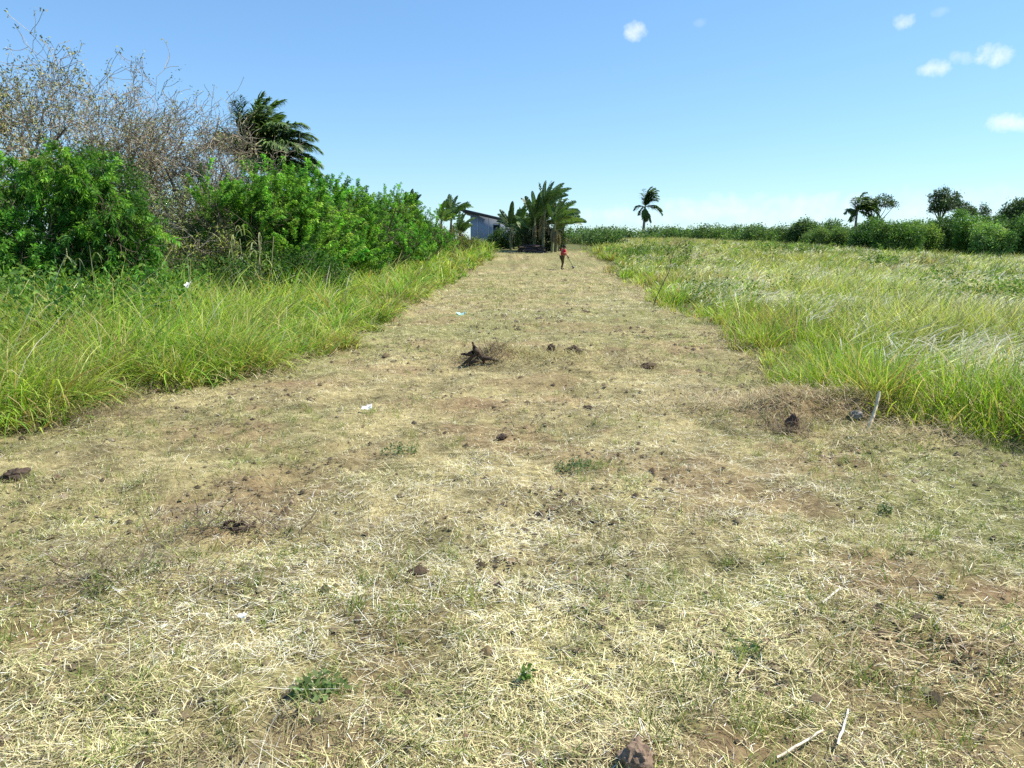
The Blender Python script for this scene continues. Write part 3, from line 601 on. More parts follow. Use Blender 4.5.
# ------------------------------------------------------------------ the long green hedge of shrubs
HG = [[.10, .24, .025], [.15, .31, .035], [.05, .14, .02], [.20, .36, .05]]
HGS = [HG, [[.12, .28, .03], [.18, .35, .045], [.06, .16, .025], [.25, .38, .07]], [[.09, .26, .03], [.14, .33, .04], [.05, .15, .02], [.20, .38, .05]]]
def hedge():
    names = ['first and nearest shrub of the long green row, in front of the coconut palm', 'second shrub of the long green row, counted from the palm end',
             'third shrub of the green row, right of the coconut palm', 'fourth shrub of the long green row, before its middle', 'middle shrub of the long green row on the left',
             'sixth shrub of the green row, just past its middle', 'shrub third from the far, banana end of the green row', 'second last shrub toward the far end of the green row',
             'last and farthest shrub of the green row, beside the banana plants']
    pos = [(256, 21.5, .96), (282, 22.8, 1.05), (303, 25, 1.07), (330, 28, 1.05), (353, 31.5, 1.06), (374, 35, 1.07), (392, 40, 1.06), (409, 45, 1.0), (424, 50, .86)]
    protos = []
    for i in range(3):
        rng = np.random.default_rng(400+i)
        lobes = [(rng.normal(0, .75), rng.normal(0, .5), rng.uniform(1.0, 3.0), rng.uniform(.4, .6), rng.uniform(.4, .6), rng.uniform(.4, .65)) for _ in range(17)]
        lobes += [(0, 0, 2.9, .9, .8, .85), (0, -.3, 1.1, 1.2, .8, 1.0), (-.9, 0, 1.6, .7, .7, 1.1), (.9, 0, 1.5, .8, .7, 1.1)]
        nm = names[i]; px, Y, s = pos[i]
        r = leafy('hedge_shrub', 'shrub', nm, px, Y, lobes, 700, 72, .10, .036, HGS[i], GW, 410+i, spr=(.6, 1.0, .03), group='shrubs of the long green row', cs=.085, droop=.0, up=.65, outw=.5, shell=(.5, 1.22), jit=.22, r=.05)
        r.scale = (s*1.12, s, s); protos.append(r)
    for i in range(3, 9):
        px, Y, s = pos[i]; src = protos[i % 3]; c = src.copy(); C.objects.link(c); c['label'] = names[i]
        g = at(px, 240, Y); c.location = (g.x, Y, float(H(g.x, Y))); c.rotation_euler = (0, 0, i*2.1); c.scale = (s*1.16, s*1.1, s*(1, .95, 1.06, .97)[i % 4])
        for ch in src.children: d = ch.copy(); C.objects.link(d); d.parent = c
hedge()
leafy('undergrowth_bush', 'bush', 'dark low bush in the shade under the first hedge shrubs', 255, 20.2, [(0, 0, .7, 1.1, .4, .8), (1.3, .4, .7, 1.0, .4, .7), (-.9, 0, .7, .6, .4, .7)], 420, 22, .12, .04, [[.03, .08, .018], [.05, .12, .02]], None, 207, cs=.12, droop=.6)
# ------------------------------------------------------------------ palms
def palm(px, py, Y, label, seed, fronds, flen, tr=.12, trunk_h=None, group=None, lw=.045, nleaf=46, windx=.55):
    """fronds: (heading deg in the picture plane from +X, up angle deg, length factor); crown centre at pixel px, py"""
    rng = np.random.default_rng(seed); c = at(px, py, Y); z = float(H(c.x, Y)); root = thing('coconut_palm', label, 'palm tree', (c.x, Y, z), 0, group); ch = c.z-z
    s = np.linspace(0, 1, 12); tp = np.stack([-.35*(1-s)**2, 0*s, s*ch-.1*(1-s)], 1)[None]
    V, F = tubes(tp, (tr*(1.25-.5*s+.25*np.exp(-s*9)))[None], 9); npmesh('trunk', V, F, M_BARK, root, np.broadcast_to([.20, .17, .14], V.shape), True)
    ac = Acc()
    for (hd, el, lf) in fronds:
        hd = math.radians(hd+rng.normal(0, 4)); el = math.radians(el); L = flen*lf; n = 12
        d = np.array([math.cos(el)*math.cos(hd), math.cos(el)*math.sin(hd), math.sin(el)]); p = np.array([0, 0, ch]); pts = [p]; ds = [d]
        for k in range(n):
            d = d+np.array([windx*.16, 0, -.085*(1+k*.14)]); d /= np.linalg.norm(d); p = p+d*L/n; pts.append(p); ds.append(d)
        pts = np.array(pts); ds = np.array(ds)
        V, F = tubes(pts[None], (np.linspace(.028, .006, n+1)*flen/2.5)[None], 4); ac.add(V, F, np.array([.25, .27, .10]))
        t = np.linspace(.10, .995, nleaf)*n; i = np.minimum(t.astype(int), n-1); f = (t-i)[:, None]; P = pts[i]*(1-f)+pts[i+1]*f; D = ds[i]
        up = np.array([0, 0, 1.]); sd = unit(np.cross(D, up)+1e-6)
        for sg in (-1, 1):
            dirs = unit(D*.75+sd*sg*.75+np.array([windx*.45, 0, -.35])+rng.normal(0, .20, D.shape)); ll = flen*.30*np.sin(np.pi*(.12+.85*t/n))**.7*rng.uniform(.8, 1.1, nleaf)
            q0 = P; q1 = P+dirs*ll[:, None]*.55; q2 = q1+unit(dirs+np.array([windx*.2, 0, -.45]))*ll[:, None]*.5
            wv = unit(np.cross(dirs, up*.6+D))*lw*.5
            V = np.stack([q0-wv*.6, q0+wv*.6, q1-wv, q1+wv, q2-wv*.15, q2+wv*.15], 1).reshape(-1, 3)
            b = np.arange(nleaf)[:, None]*6; F = np.concatenate([b+np.array([0, 1, 3, 2]), b+np.array([2, 3, 5, 4])])
            ac.add(V, F, np.repeat(palette(nleaf, [[.09, .16, .04], [.13, .21, .05], [.06, .11, .03]], None, .12, rng), 6, 0))
    ac.out('crown', M_LEAFD, root); return root
palm(254, 170, 29, 'young coconut palm with windblown dark fronds behind the green hedge', 501,
     [(95, 80, 1.), (60, 74, .95), (110, 66, .95), (20, 68, 1.), (-30, 60, .95), (0, 48, 1.05), (-60, 58, .9), (200, 78, .9), (170, 66, .75), (-10, 30, 1.05), (-40, 18, 1.1), (30, 38, 1.), (-90, 40, .8), (240, 64, .7), (10, 12, .95), (80, 86, 1.1), (50, 62, 1.05), (-20, 72, 1.1), (130, 76, 1.), (0, 58, 1.1), (20, 22, 1.1), (150, 84, 1.05), (180, 88, 1.), (210, 80, .95), (100, 78, 1.), (270, 82, .95), (300, 74, .95), (200, 55, .75), (-15, 44, 1.05), (15, 34, 1.1), (-5, 66, 1.1)], 2.8, .13, lw=.055, nleaf=125, windx=.16)
palm(645, 207, 140, 'lone tall coconut palm rising above the far scrub', 502,
     [(90, 88, 1.), (0, 84, 1.), (180, 86, .95), (270, 82, .95), (30, 76, .9), (200, 76, .8), (-40, 70, .8), (60, 80, .9), (-60, 78, .9), (0, 68, .7), (0, 30, .85), (10, 18, .95), (180, 30, .55), (160, -10, .4), (250, -50, .6), (-20, -60, .7), (100, -70, .6)], 4.2, .24, lw=.20, nleaf=34, windx=.22)
palm(857, 211, 95, 'dark feathery palm in the thicket, left of the flat topped tree', 503,
     [(90, 80, 1.), (0, 72, .95), (180, 80, .95), (270, 65, .9), (40, 55, .9), (200, 62, .75), (-40, 45, .95), (0, 32, 1.1), (10, 8, 1.1), (-10, -8, .9), (180, 30, .6), (190, -20, .5), (90, 30, .8), (0, 50, 1.1), (20, 64, 1.1)], 2.9, .16, lw=.16, nleaf=34, windx=.4)

# ------------------------------------------------------------------ bananas
def banana(px, pyb, Y, h, label, seed, nl=8, L=1.9, lean=.12, windx=.5, group='banana plants at the end of the mown strip', dead=7, upness=None):
    rng = np.random.default_rng(seed); g = at(px, pyb, Y); z = float(H(g.x, Y)); root = thing('banana_plant', label, 'banana plant', (g.x, Y, z), 0, group)
    s = np.linspace(0, 1, 8); tp = np.stack([lean*h*s**1.5, 0*s, h*s], 1)
    V, F = tubes(tp[None], (.13*(1-.45*s))[None], 8); npmesh('stem', V, F, M_BARK, root, np.broadcast_to([.20, .20, .10], V.shape), True)
    tops = tp[-1]
    def leaf(p, d, L, wd, cA, tear, name, sag=.07, wx=windx):
        ac = Acc(); n = 16; pts = [p]; ds = [d]
        for k in range(n):
            d = d+np.array([wx*.05, 0, -sag*(.3+k/n*1.3)]); d = d/np.linalg.norm(d); p = p+d*L/n; pts.append(p); ds.append(d)
        pts = np.array(pts); ds = np.array(ds); V, F = tubes(pts[None], np.linspace(.024, .008, n+1)[None], 5); ac.add(V, F, np.array([.25, .30, .10]))
        sd = unit(np.cross(ds, np.array([0, 0, 1.]))+1e-5); up = np.cross(sd, ds); ro = rng.normal(0, .45)+(.9 if d[1]*sd[0, 1] >= 0 else -.9)*abs(sd[0, 1]); sd, up = sd*math.cos(ro)+up*math.sin(ro), up*math.cos(ro)-sd*math.sin(ro)
        st = np.linspace(.14, 1, 21)*n
        for sg in (-1, 1):
            for k in range(20):
                a, b = st[k], st[k+1]-(.05 if rng.random() < tear else 0)
                ia, ib = min(int(a), n-1), min(int(b), n-1); pa = pts[ia]+(pts[ia+1]-pts[ia])*(a-ia); pb = pts[ib]+(pts[ib+1]-pts[ib])*(b-ib)
                fa = k/20; fb = (k+1)/20
                wa = wd*min(1, (fa+.05)*7)**.6*(1-fa**4)**.6; wb = wd*min(1, (fb+.05)*7)**.6*max(1-fb**4, 0)**.6
                dr = rng.normal(-.3, .25) if rng.random() < tear else -.1
                o = sd[ia]*sg*.93+up[ia]*dr+ds[ia]*.25
                V = np.array([pa, pb, pb+o*wb, pa+o*wa]); ac.add(V, np.array([[0, 1, 2, 3]]), cA*(1+rng.normal(0, .06)))
        ac.out(name, M_LEAFD, root)
    for i in range(nl+5):
        az = i*2.4+rng.normal(0, .3); el = math.radians(rng.uniform(38, 86) if upness is None else rng.uniform(*upness)); 
        d = np.array([math.cos(el)*math.cos(az)+windx*.22, math.cos(el)*math.sin(az)*.7, math.sin(el)]); d /= np.linalg.norm(d)
        cA = palette(1, [[.045, .095, .025], [.07, .13, .03], [.10, .17, .04]], None, .1, rng)[0]
        leaf(tops+np.array([0, 0, -.25*rng.random()]), d, L*rng.uniform(.8, 1.25), rng.uniform(.19, .26), cA, rng.uniform(.15, .5), 'leaf')
    for i in range(dead):
        az = rng.uniform(0, 6.28); d = unit(np.array([math.cos(az), math.sin(az), -.4])); k = rng.uniform(.55, .95)
        leaf(np.array([tp[int(k*7), 0], 0, h*k]), d, L*rng.uniform(.45, .7), .13, palette(1, [[.22, .17, .11], [.14, .11, .07]], None, .1, rng)[0], .7, 'dead_leaf', .55, .05)
    return root
banana(543, 250, 61, 3.5, 'tallest banana plant, leaning right in the large clump', 601, 9, 2.4, .05, upness=(55, 88))
banana(537, 250, 62.5, 3.0, 'upright banana plant at the left side of the large clump', 602, 8, 1.9, .02, upness=(50, 88))
banana(555, 250, 62, 2.9, 'banana plant on the right side of the large clump, leaves blown right', 603, 9, 2.1, .10, windx=.7, upness=(20, 75))
banana(552, 251, 60, 2.3, 'front banana plant of the large clump, beyond the person', 604, 8, 1.9, .12, windx=.8)
banana(541, 250, 63.5, 2.5, 'shaded back banana plant deep inside the large clump', 605, 8, 1.9, .05)
banana(561, 250, 63, 2.3, 'rightmost banana plant of the large clump, long leaf drooping right', 606, 7, 1.8, .12, windx=.8, upness=(10, 60))
banana(530, 251, 62, 1.9, 'short banana plant at the left foot of the large clump', 607, 7, 1.5, 0, windx=.3)
banana(511, 250, 64, 1.9, 'smaller banana plant standing alone in front of the building wall', 608, 8, 1.9, .02, windx=.15, dead=3, upness=(25, 85))
banana(497+22, 250, 67, 2.1, 'banana plant between the building and the large clump', 609, 7, 1.6, .02, windx=.2, dead=2)
banana(450, 250, 60, 3.0, 'banana plant left of the building with upright leaves and dead ones below', 610, 8, 1.7, .06, dead=5, upness=(45, 88))
banana(440, 250, 58, 2.6, 'ragged banana plant between the hedge end and the building', 611, 7, 1.5, .06, dead=4, upness=(30, 80))
banana(412, 247, 62, 3.4, 'banana plant rising behind the far end of the green hedge', 612, 5, 1.4, .0, windx=.25, dead=1, upness=(70, 86))
banana(534, 250, 61.5, 2.7, 'banana plant between the short left one and the tallest, large clump', 614, 8, 1.9, .03, windx=.3)
banana(556, 250, 60.8, 1.8, 'low banana plant with many dead leaves at the front right of the clump', 615, 7, 1.6, .06, dead=8)
banana(525, 250, 63, 1.5, 'low dark banana plant beside the heap of old stalks', 616, 7, 1.4, 0, windx=.2, dead=5)
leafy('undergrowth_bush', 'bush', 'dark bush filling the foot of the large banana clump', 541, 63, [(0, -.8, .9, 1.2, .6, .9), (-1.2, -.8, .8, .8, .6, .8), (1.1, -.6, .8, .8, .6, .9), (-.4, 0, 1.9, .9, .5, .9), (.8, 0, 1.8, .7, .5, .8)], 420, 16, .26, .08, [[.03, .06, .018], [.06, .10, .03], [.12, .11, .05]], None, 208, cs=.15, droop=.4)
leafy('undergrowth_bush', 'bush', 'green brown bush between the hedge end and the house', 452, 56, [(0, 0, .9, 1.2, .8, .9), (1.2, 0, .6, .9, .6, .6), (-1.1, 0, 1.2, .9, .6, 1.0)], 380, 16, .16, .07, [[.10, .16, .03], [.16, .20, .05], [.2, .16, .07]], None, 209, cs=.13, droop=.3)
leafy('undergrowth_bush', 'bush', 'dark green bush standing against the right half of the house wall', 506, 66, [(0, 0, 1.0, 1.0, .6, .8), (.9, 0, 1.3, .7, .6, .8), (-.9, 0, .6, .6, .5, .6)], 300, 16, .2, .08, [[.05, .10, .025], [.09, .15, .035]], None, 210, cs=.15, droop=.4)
banana(458, 250, 57, 1.7, 'low brownish banana plant at the corner left of the building', 613, 6, 1.5, .1, dead=6)

# ------------------------------------------------------------------ building behind the bananas
def box(ac, x0, x1, y0, y1, z0, z1, col=(1, 1, 1)):
    V = np.array([[x, y, z] for z in (z0, z1) for y in (y0, y1) for x in (x0, x1)], float)
    F = np.array([[0, 2, 3, 1], [4, 5, 7, 6], [0, 1, 5, 4], [2, 6, 7, 3], [0, 4, 6, 2], [1, 3, 7, 5]]); ac.add(V, F, np.array(col)); return ac
def building():
    Y = 72.; bx = at(468, 240, Y).x; z = float(H(bx+3, Y))-.3
    root = thing('building', 'pale blue grey house with dark sloping roof behind the banana plants', 'building', (bx, Y, z))
    zl = at(463, 209, Y).z-z; sl_ = -.23; wd = 6.8
    top = lambda x: zl+.0+sl_*(x+.5)*1.0-.28
    ac = Acc()
    for (x0, x1, y0, y1) in ((.25, wd, 0, .18), (.25, wd, 7, 7.18), (.25, .43, .18, 7), (wd-.18, wd, .18, 7)):
        V = np.array([[x0, y0, 0], [x1, y0, 0], [x1, y1, 0], [x0, y1, 0], [x0, y0, top(x0)], [x1, y0, max(top(x1), 2.0)], [x1, y1, max(top(x1), 2.0)], [x0, y1, top(x0)]])
        ac.add(V, np.array([[0, 3, 2, 1], [4, 5, 6, 7], [0, 1, 5, 4], [1, 2, 6, 5], [2, 3, 7, 6], [3, 0, 4, 7]]), np.ones(3))
    ac.out('wall', M_WALL, root)
    rx = np.array([-.5, wd+.5]); rz = zl+sl_*(rx+.5)*.98
    V = np.array([[x, y, zz+dz] for dz in (-.26, 0) for y in (-.6, 7.8) for x, zz in zip(rx, rz)])
    Acc().add(V, np.array([[0, 2, 3, 1], [4, 5, 7, 6], [0, 1, 5, 4], [2, 6, 7, 3], [0, 4, 6, 2], [1, 3, 7, 5]]), np.ones(3)).out('roof', M_ROOF, root)
    for x0, x1, z0, z1 in ((2.35, 3.1, 1.0, 2.3),):
        w = box(Acc(), x0, x1, -.05, -.003, z0, z1).out('window', M_FRAME, root); box(Acc(), x0+.07, x1-.07, -.06, -.051, z0+.07, z1-.07).out('pane', M_GLASS, w)
        box(Acc(), x0-.08, x1+.08, -.12, -.003, z0-.08, z0-.003).out('sill', M_FRAME, w)
    for kx in np.arange(.9, wd, 1.05):
        box(Acc(), kx, kx+.05, -.03, -.002, .62, max(top(kx)-.02, 2)).out('wall_batten', M_FRAME, root)
    d = box(Acc(), 4.6, 5.5, -.05, -.003, .3, 2.2).out('door', M_DOOR, root); box(Acc(), 4.68, 4.74, -.10, -.051, 1.2, 1.3).out('handle', M_FRAME, d)
    box(Acc(), .2, wd+.05, -.06, -.002, 0, .62).out('plinth', M_DOOR, root)
building()
def woodpile(px, Y, label, seed, wdt, h):
    rng = np.random.default_rng(seed); g = at(px, 246, Y); z = float(H(g.x, Y)); n = 34; x = rng.uniform(-wdt, wdt, n); zz = rng.random(n)**1.3*h*(1-(x/wdt)**2*.6); a = rng.normal(0, .35, n)
    L = rng.uniform(.5, 1.1, n); d = np.stack([np.cos(a), rng.normal(0, .3, n), np.sin(a)*.3], 1); c = np.stack([x, rng.normal(0, .3, n), zz+.05], 1); s = np.linspace(-.5, .5, 4)[None, :, None]
    V, F = tubes(c[:, None]+d[:, None]*L[:, None, None]*s, np.full((n, 4), .05), 6)
    o = npmesh('brushwood_heap', V, F, M_BARK, None, np.repeat(palette(n, [[.07, .055, .055], [.12, .09, .08]], None, .2, rng), 24, 0)); o.location = (g.x, Y, z); tag(o, label, 'wood heap')
woodpile(502, 66.5, 'dark heap of branches at the foot of the building wall', 71, 1.0, .9)
woodpile(532, 60.5, 'dark heap of old stalks under the large banana clump', 72, .9, .6)

# ------------------------------------------------------------------ far scrub, thicket and trees on the right
def belt(name, label, pts, seed, L, Wd, cols, w, per=22, dens=60):
    """pts: (px, py_top, Y, half width m) one crown lobe group each"""
    rng = np.random.default_rng(seed); ac = Acc()
    for (px, py, Y, hw) in pts:
        t = at(px, py, Y); z = float(H(t.x, Y)); h = max(t.z-z, .8)
        lob = [(t.x+rng.normal(0, hw*.4), Y+rng.normal(0, hw*.3), z+h*rng.uniform(.3, .62), hw*rng.uniform(.3, .6), hw*.5, h*rng.uniform(.2, .4)) for _ in range(7)]
        nn = int(dens*hw*h)
        ac.add(*foliage(lob, nn, per, L, Wd, cols, w, rng, cs=L*.9, droop=.2, up=.3, jit=.2))
    o = ac.out(name, M_LEAF); tag(o, label, 'scrub', kind='stuff')
rr = np.random.default_rng(77)
FG = [[.09, .16, .045], [.13, .22, .06], [.055, .11, .035], [.18, .25, .09]]
pts = [(px, np.interp(px, [570, 600, 650, 700, 730, 800, 860, 900, 1060], [231, 229, 231, 228, 223, 226, 225, 221, 214])+rr.normal(1.5, 2.6), rr.uniform(108, 126), rr.uniform(1.2, 3.2)) for px in np.arange(566, 1130, 7.5)]
belt('far_scrub', 'low belt of green scrub along the skyline beyond the right field', pts, 71, .34, .17, FG, [.35, .3, .2, .15], 20, 20)
pts2 = [(px, 231+rr.normal(0, 2), rr.uniform(70, 78), rr.uniform(1.4, 2.)) for px in np.arange(578, 620, 9)]
belt('shaded_scrub', 'dark low scrub beyond the end of the mown strip, right of the banana clump', pts2, 72, .22, .12, FG, [.35, .2, .35, .1], 20, 34)
def thicket():
    lab = [('olive green bush at the left end of the right hand thicket', 845, 229, 84), ('dark green bush below the feathery palm', 868, 224, 78), ('rounded dark bush in front of the thicket, left of its middle', 898, 220, 68),
           ('yellowish green bush beside the rounded dark bush', 926, 224, 70), ('dark bush below the tall spreading tree', 948, 217, 74), ('dense green bush right of the tall spreading tree', 972, 215, 70),
           ('light green leafy bush near the right end of the thicket', 993, 217, 66), ('dark bush just left of the domed tree at the right edge', 1010, 216, 70), ('dark green bush cut by the right edge of the photo', 1034, 213, 66),
           ('green bush behind the gap in the thicket middle', 935, 219, 86), ('low olive bush before the far scrub, at the thicket start', 822, 232, 92)]
    pal = [[[.08, .14, .035], [.12, .17, .05]], [[.035, .08, .02], [.06, .12, .03]], [[.04, .09, .02], [.07, .13, .03], [.10, .17, .04]], [[.15, .22, .05], [.10, .17, .04]], [[.04, .08, .02], [.06, .11, .03]], [[.06, .13, .025], [.09, .17, .035]],
           [[.12, .22, .05], [.18, .26, .09]], [[.035, .075, .02], [.055, .11, .03]], [[.045, .1, .02], [.08, .15, .03]], [[.06, .12, .03], [.08, .15, .03]], [[.09, .15, .04], [.13, .18, .06]]]
    for i, (lb, px, py, Y) in enumerate(lab):
        rng = np.random.default_rng(800+i); t = at(px, py-1+rng.normal(0, 2), Y); z = float(H(t.x, Y)); h = t.z-z; hw = 1.5 if i != 2 else 2.1
        lobes = [(rng.normal(0, hw*.55), rng.normal(0, .5), h*rng.uniform(.25, .85), hw*rng.uniform(.25, .5), hw*.4, h*rng.uniform(.12, .26)) for _ in range(14)]+[(0, 0, h*.35, hw, hw*.6, h*.36)]
        leafy('thicket_bush', 'bush', lb, px, Y, lobes, 700, 18, .22, .10, [[v*1.5 for v in q_] for q_ in pal[i]], None, 820+i, 'bushes of the right hand thicket', cs=.2, droop=.2, up=.3, jit=.18, r=.06)
thicket()
leafy('small_tree', 'tree', 'small round crowned green tree on the skyline right of the lone palm', 805, 112, [(0, 0, 2.6, 2.2, 1.6, 1.3), (-1, 0, 3.2, 1.2, 1.2, .9), (1.2, 0, 3.0, 1.2, 1.2, .9), (0, 0, 3.7, 1.1, 1., .9)], 500, 16, .32, .16, FG, None, 31, cs=.3, jit=.2)
leafy('small_tree', 'tree', 'thin bluish green sapling just right of the round skyline tree', 829, 110, [(0, 0, 2.8, .8, .8, 1.6), (.1, 0, 3.9, .5, .5, .7)], 130, 12, .26, .12, FG, None, 32, cs=.25, jit=.2)
def umbrella_tree(px, pyt, Y, label, seed, pads, tr, cols=((.05, .09, .03), (.08, .13, .04)), nc=70, name='spreading_tree'):
    """pads: (dx px, py, half width m, half height m): flat foliage pads on forked limbs"""
    rng = np.random.default_rng(seed); c = at(px, pyt, Y); z = float(H(c.x, Y)); root = thing(name, label, 'tree', (c.x, Y, z)); k = Y/740.
    lob = []; br = []; ztop = c.z-z
    for (dx, py, hw, hh) in pads:
        q = at(px+dx, py, Y); lob.append((q.x-c.x, rng.normal(0, hw*.6), q.z-z, hw, hw*.8, hh))
    fork = np.array([0, 0, ztop*.52]); n = 7; s = np.linspace(0, 1, n)[:, None]
    tp = np.array([0, 0, -.2])*(1-s)+fork*s; tp[:, 0] += np.sin(s[:, 0]*3)*.1
    for l in lob:
        e = np.array(l[:3]); mid = fork*.5+e*.5; mid[2] -= .12*np.linalg.norm(e-fork); q = (1-s)**2*fork+2*s*(1-s)*mid+s*s*e; br.append(q)
    V, F = tubes(tp[None], np.linspace(tr, tr*.75, n)[None], 8); a = Acc().add(V, F, np.array([.09, .075, .06]))
    V, F = tubes(np.array(br), np.tile(np.linspace(tr*.55, tr*.15, n), (len(br), 1)), 5); a.add(V, F, np.array([.09, .075, .06])); a.out('trunk', M_BARK, root, True)
    V, F, Cc = foliage(lob, nc*len(lob), 14, .24, .11, cols, None, rng, cs=.16, droop=.1, shell=(.2, 1.1), up=.2, jit=.15); npmesh('crown', V, F, M_LEAFD, root, Cc)
umbrella_tree(876, 200, 96, 'flat topped tree with see through crown right of the feathery palm', 41, [(2, 201, 1.0, .35), (8, 198, .9, .3), (-5, 203, .8, .35), (13, 204, .8, .3), (17, 205, .5, .25), (0, 206, .7, .3), (-9, 208, .8, .4), (5, 203, .9, .3), (-12, 202, .6, .4), (-7, 212, .7, .4)], .13, nc=26)
umbrella_tree(943, 190, 96, 'tall dark spreading tree rising from the thicket', 42, [(0, 193, .9, .5), (5, 197, 1.1, .45), (-5, 198, 1.0, .45), (9, 201, .9, .35), (0, 203, 1.2, .45), (-8, 205, .9, .4), (6, 206, .9, .35), (-3, 209, 1.2, .4), (-10, 209, .6, .3)], .2, nc=60)
umbrella_tree(962, 203, 97, 'small dark tree touching the tall spreading tree on its right', 43, [(0, 205, .7, .5), (-2, 207, .7, .4), (3, 208, .6, .4), (6, 213, .8, .5), (0, 213, 1.1, .5)], .12, nc=50)
umbrella_tree(985, 206, 98, 'small pointed dark treetop above the thicket near the right', 44, [(0, 209, .35, .7), (0, 212, .6, .5), (-1, 215, .8, .5)], .08, nc=36)
leafy('domed_tree', 'tree', 'large dark domed tree at the right edge of the photo', 1026, 105, [(0, 0, 5.0, 3.4, 3, 2.2), (1.5, 0, 5.8, 3.2, 3, 1.8), (-1.0, 0, 3.2, 2.6, 2.5, 1.8), (3.5, 0, 5.2, 3.5, 3, 2.4)], 1500, 20, .32, .16, [[.05, .095, .03], [.08, .13, .04]], None, 45, cs=.35, jit=.15, r=.12)

# ------------------------------------------------------------------ small things on the mown strip
def blob(name, px, py, size, m, label, cat, seed, squash=.7, rough=.35, elong=1., col=None, rz=None, sink=.55, group=None):
    rng = random.Random(seed); bm = bmesh.new(); bmesh.ops.create_icosphere(bm, subdivisions=4, radius=1)
    off = Vector((rng.random()*50, rng.random()*50, rng.random()*50))
    from mathutils import noise as mn
    for v in bm.verts:
        n = v.co.normalized(); f = 1+rough*mn.fractal(n*1.3+off, 1., 2., 5)+rough*.5*abs(mn.noise(n*3+off)); v.co = Vector((n.x*f*elong, n.y*f, n.z*f*squash))*size
    me = bpy.data.meshes.new(name); bm.to_mesh(me); bm.free()
    if col is not None:
        a = me.color_attributes.new('tint', 'FLOAT_COLOR', 'POINT')
        for d in a.data: d.color = (*col, 1)
    me.materials.append(m); o = link(name, me); g = gpt(px, py); o.location = (g[0], g[1], float(H(*g))+size*squash*sink); o.rotation_euler = (0, 0, rng.random()*6 if rz is None else rz)
    return tag(o, label, cat, group)
DK = (.075, .055, .042); BR = (.21, .15, .105)
blob('soil_clod', 638, 782, .045, M_SOIL, 'brown clod of earth at the bottom photo edge, casting a dark shadow', 'clod', 1, .9, .5, 1.2, BR)
blob('field_stone', 856, 423, .055, M_STONE, 'small grey stone beside the pale stick at the grass edge', 'stone', 2, .8, .25, 1.2)
blob('soil_clod', 792, 430, .055, M_SOIL, 'dark upright clod of soil and roots left of the grey stone', 'clod', 3, 1.6, .5, .8, (.11, .07, .055))
blob('soil_clod', 16, 482, .07, M_SOIL, 'dark clod of earth lying near the left photo edge', 'clod', 4, .7, .6, 1.1, DK)
blob('soil_clod', 551, 355, .065, M_SOIL, 'dark upright lump right of the dark root, mid strip', 'clod', 5, 1.3, .5, .7, DK, None, 1.1)
blob('soil_clod', 539, 361, .05, M_SOIL, 'small dark round lump just left of the upright lump', 'clod', 6, .9, .4, 1., DK)
blob('soil_clod', 573, 357, .08, M_SOIL, 'long dark lump of earth, rightmost of the three lumps near the root', 'clod', 7, .8, .5, 1.7, DK, None, 1.2)
blob('soil_clod', 502, 438, .035, M_SOIL, 'tiny dark clod in the hay below the root, mid strip', 'clod', 8, .7, .5, 1.3, DK)
blob('soil_clod', 588, 411, .035, M_SOIL, 'tiny dark flat clod in the hay right of the bare soil patch', 'clod', 9, .5, .5, 1.6, DK)
blob('soil_clod', 648, 368, .08, M_SOIL, 'low dark clod in the hay toward the right grass edge', 'clod', 10, .4, .5, 2., (.09, .065, .04))
def roots(name, px, py, paths, label, cat, seed, col, r=.02, group=None):
    """paths in pixels relative to the photo, turned into lengths at the depth of the foot point"""
    g = gpt(px, py); Y = g[1]; z = float(H(*g)); k = Y/740.; rng = np.random.default_rng(seed); ac = Acc()
    for path, r0, r1 in paths:
        P = np.array([[(a-px)*k, rng.normal(0, .02), (py-b)*k] for a, b in path]); t = np.linspace(0, len(P)-1, 9); i = np.minimum(t.astype(int), len(P)-2); f = (t-i)[:, None]
        q = P[i]*(1-f)+P[i+1]*f+rng.normal(0, .006, (9, 3)); V, F = tubes(q[None], (np.linspace(r0, r1, 9)*rng.uniform(.8, 1.3, 9))[None], 7); ac.add(V, F, np.array(col))
    o = ac.out(name, M_SOIL, None, True); o.location = (g[0], g[1], z-.015); return tag(o, label, cat, group)
roots('dug_up_root', 475, 366, [([(452, 369), (460, 366), (468, 360), (476, 352), (475, 347)], .012, .034), ([(461, 353), (468, 353), (474, 352)], .012, .035), ([(475, 348), (473, 342)], .03, .012), ([(475, 348), (480, 354), (485, 361)], .035, .03), ([(478, 358), (488, 357), (497, 360)], .03, .018),
      ([(466, 364), (474, 360), (480, 358)], .02, .03)], 'dark dug up tree root sticking out of a low straw heap', 'root', 1, DK)
roots('root_debris', 232, 536, [([(205, 543), (218, 538), (230, 533), (240, 531), (256, 529)], .012, .008), ([(212, 540), (216, 534), (222, 537)], .012, .008), ([(226, 536), (228, 524), (234, 528)], .014, .006), ([(236, 531), (244, 526), (258, 532)], .014, .006), ([(200, 545), (206, 541), (214, 543)], .01, .006)], 'dark rotten root fragments lying in the hay at lower left', 'root', 2, DK)
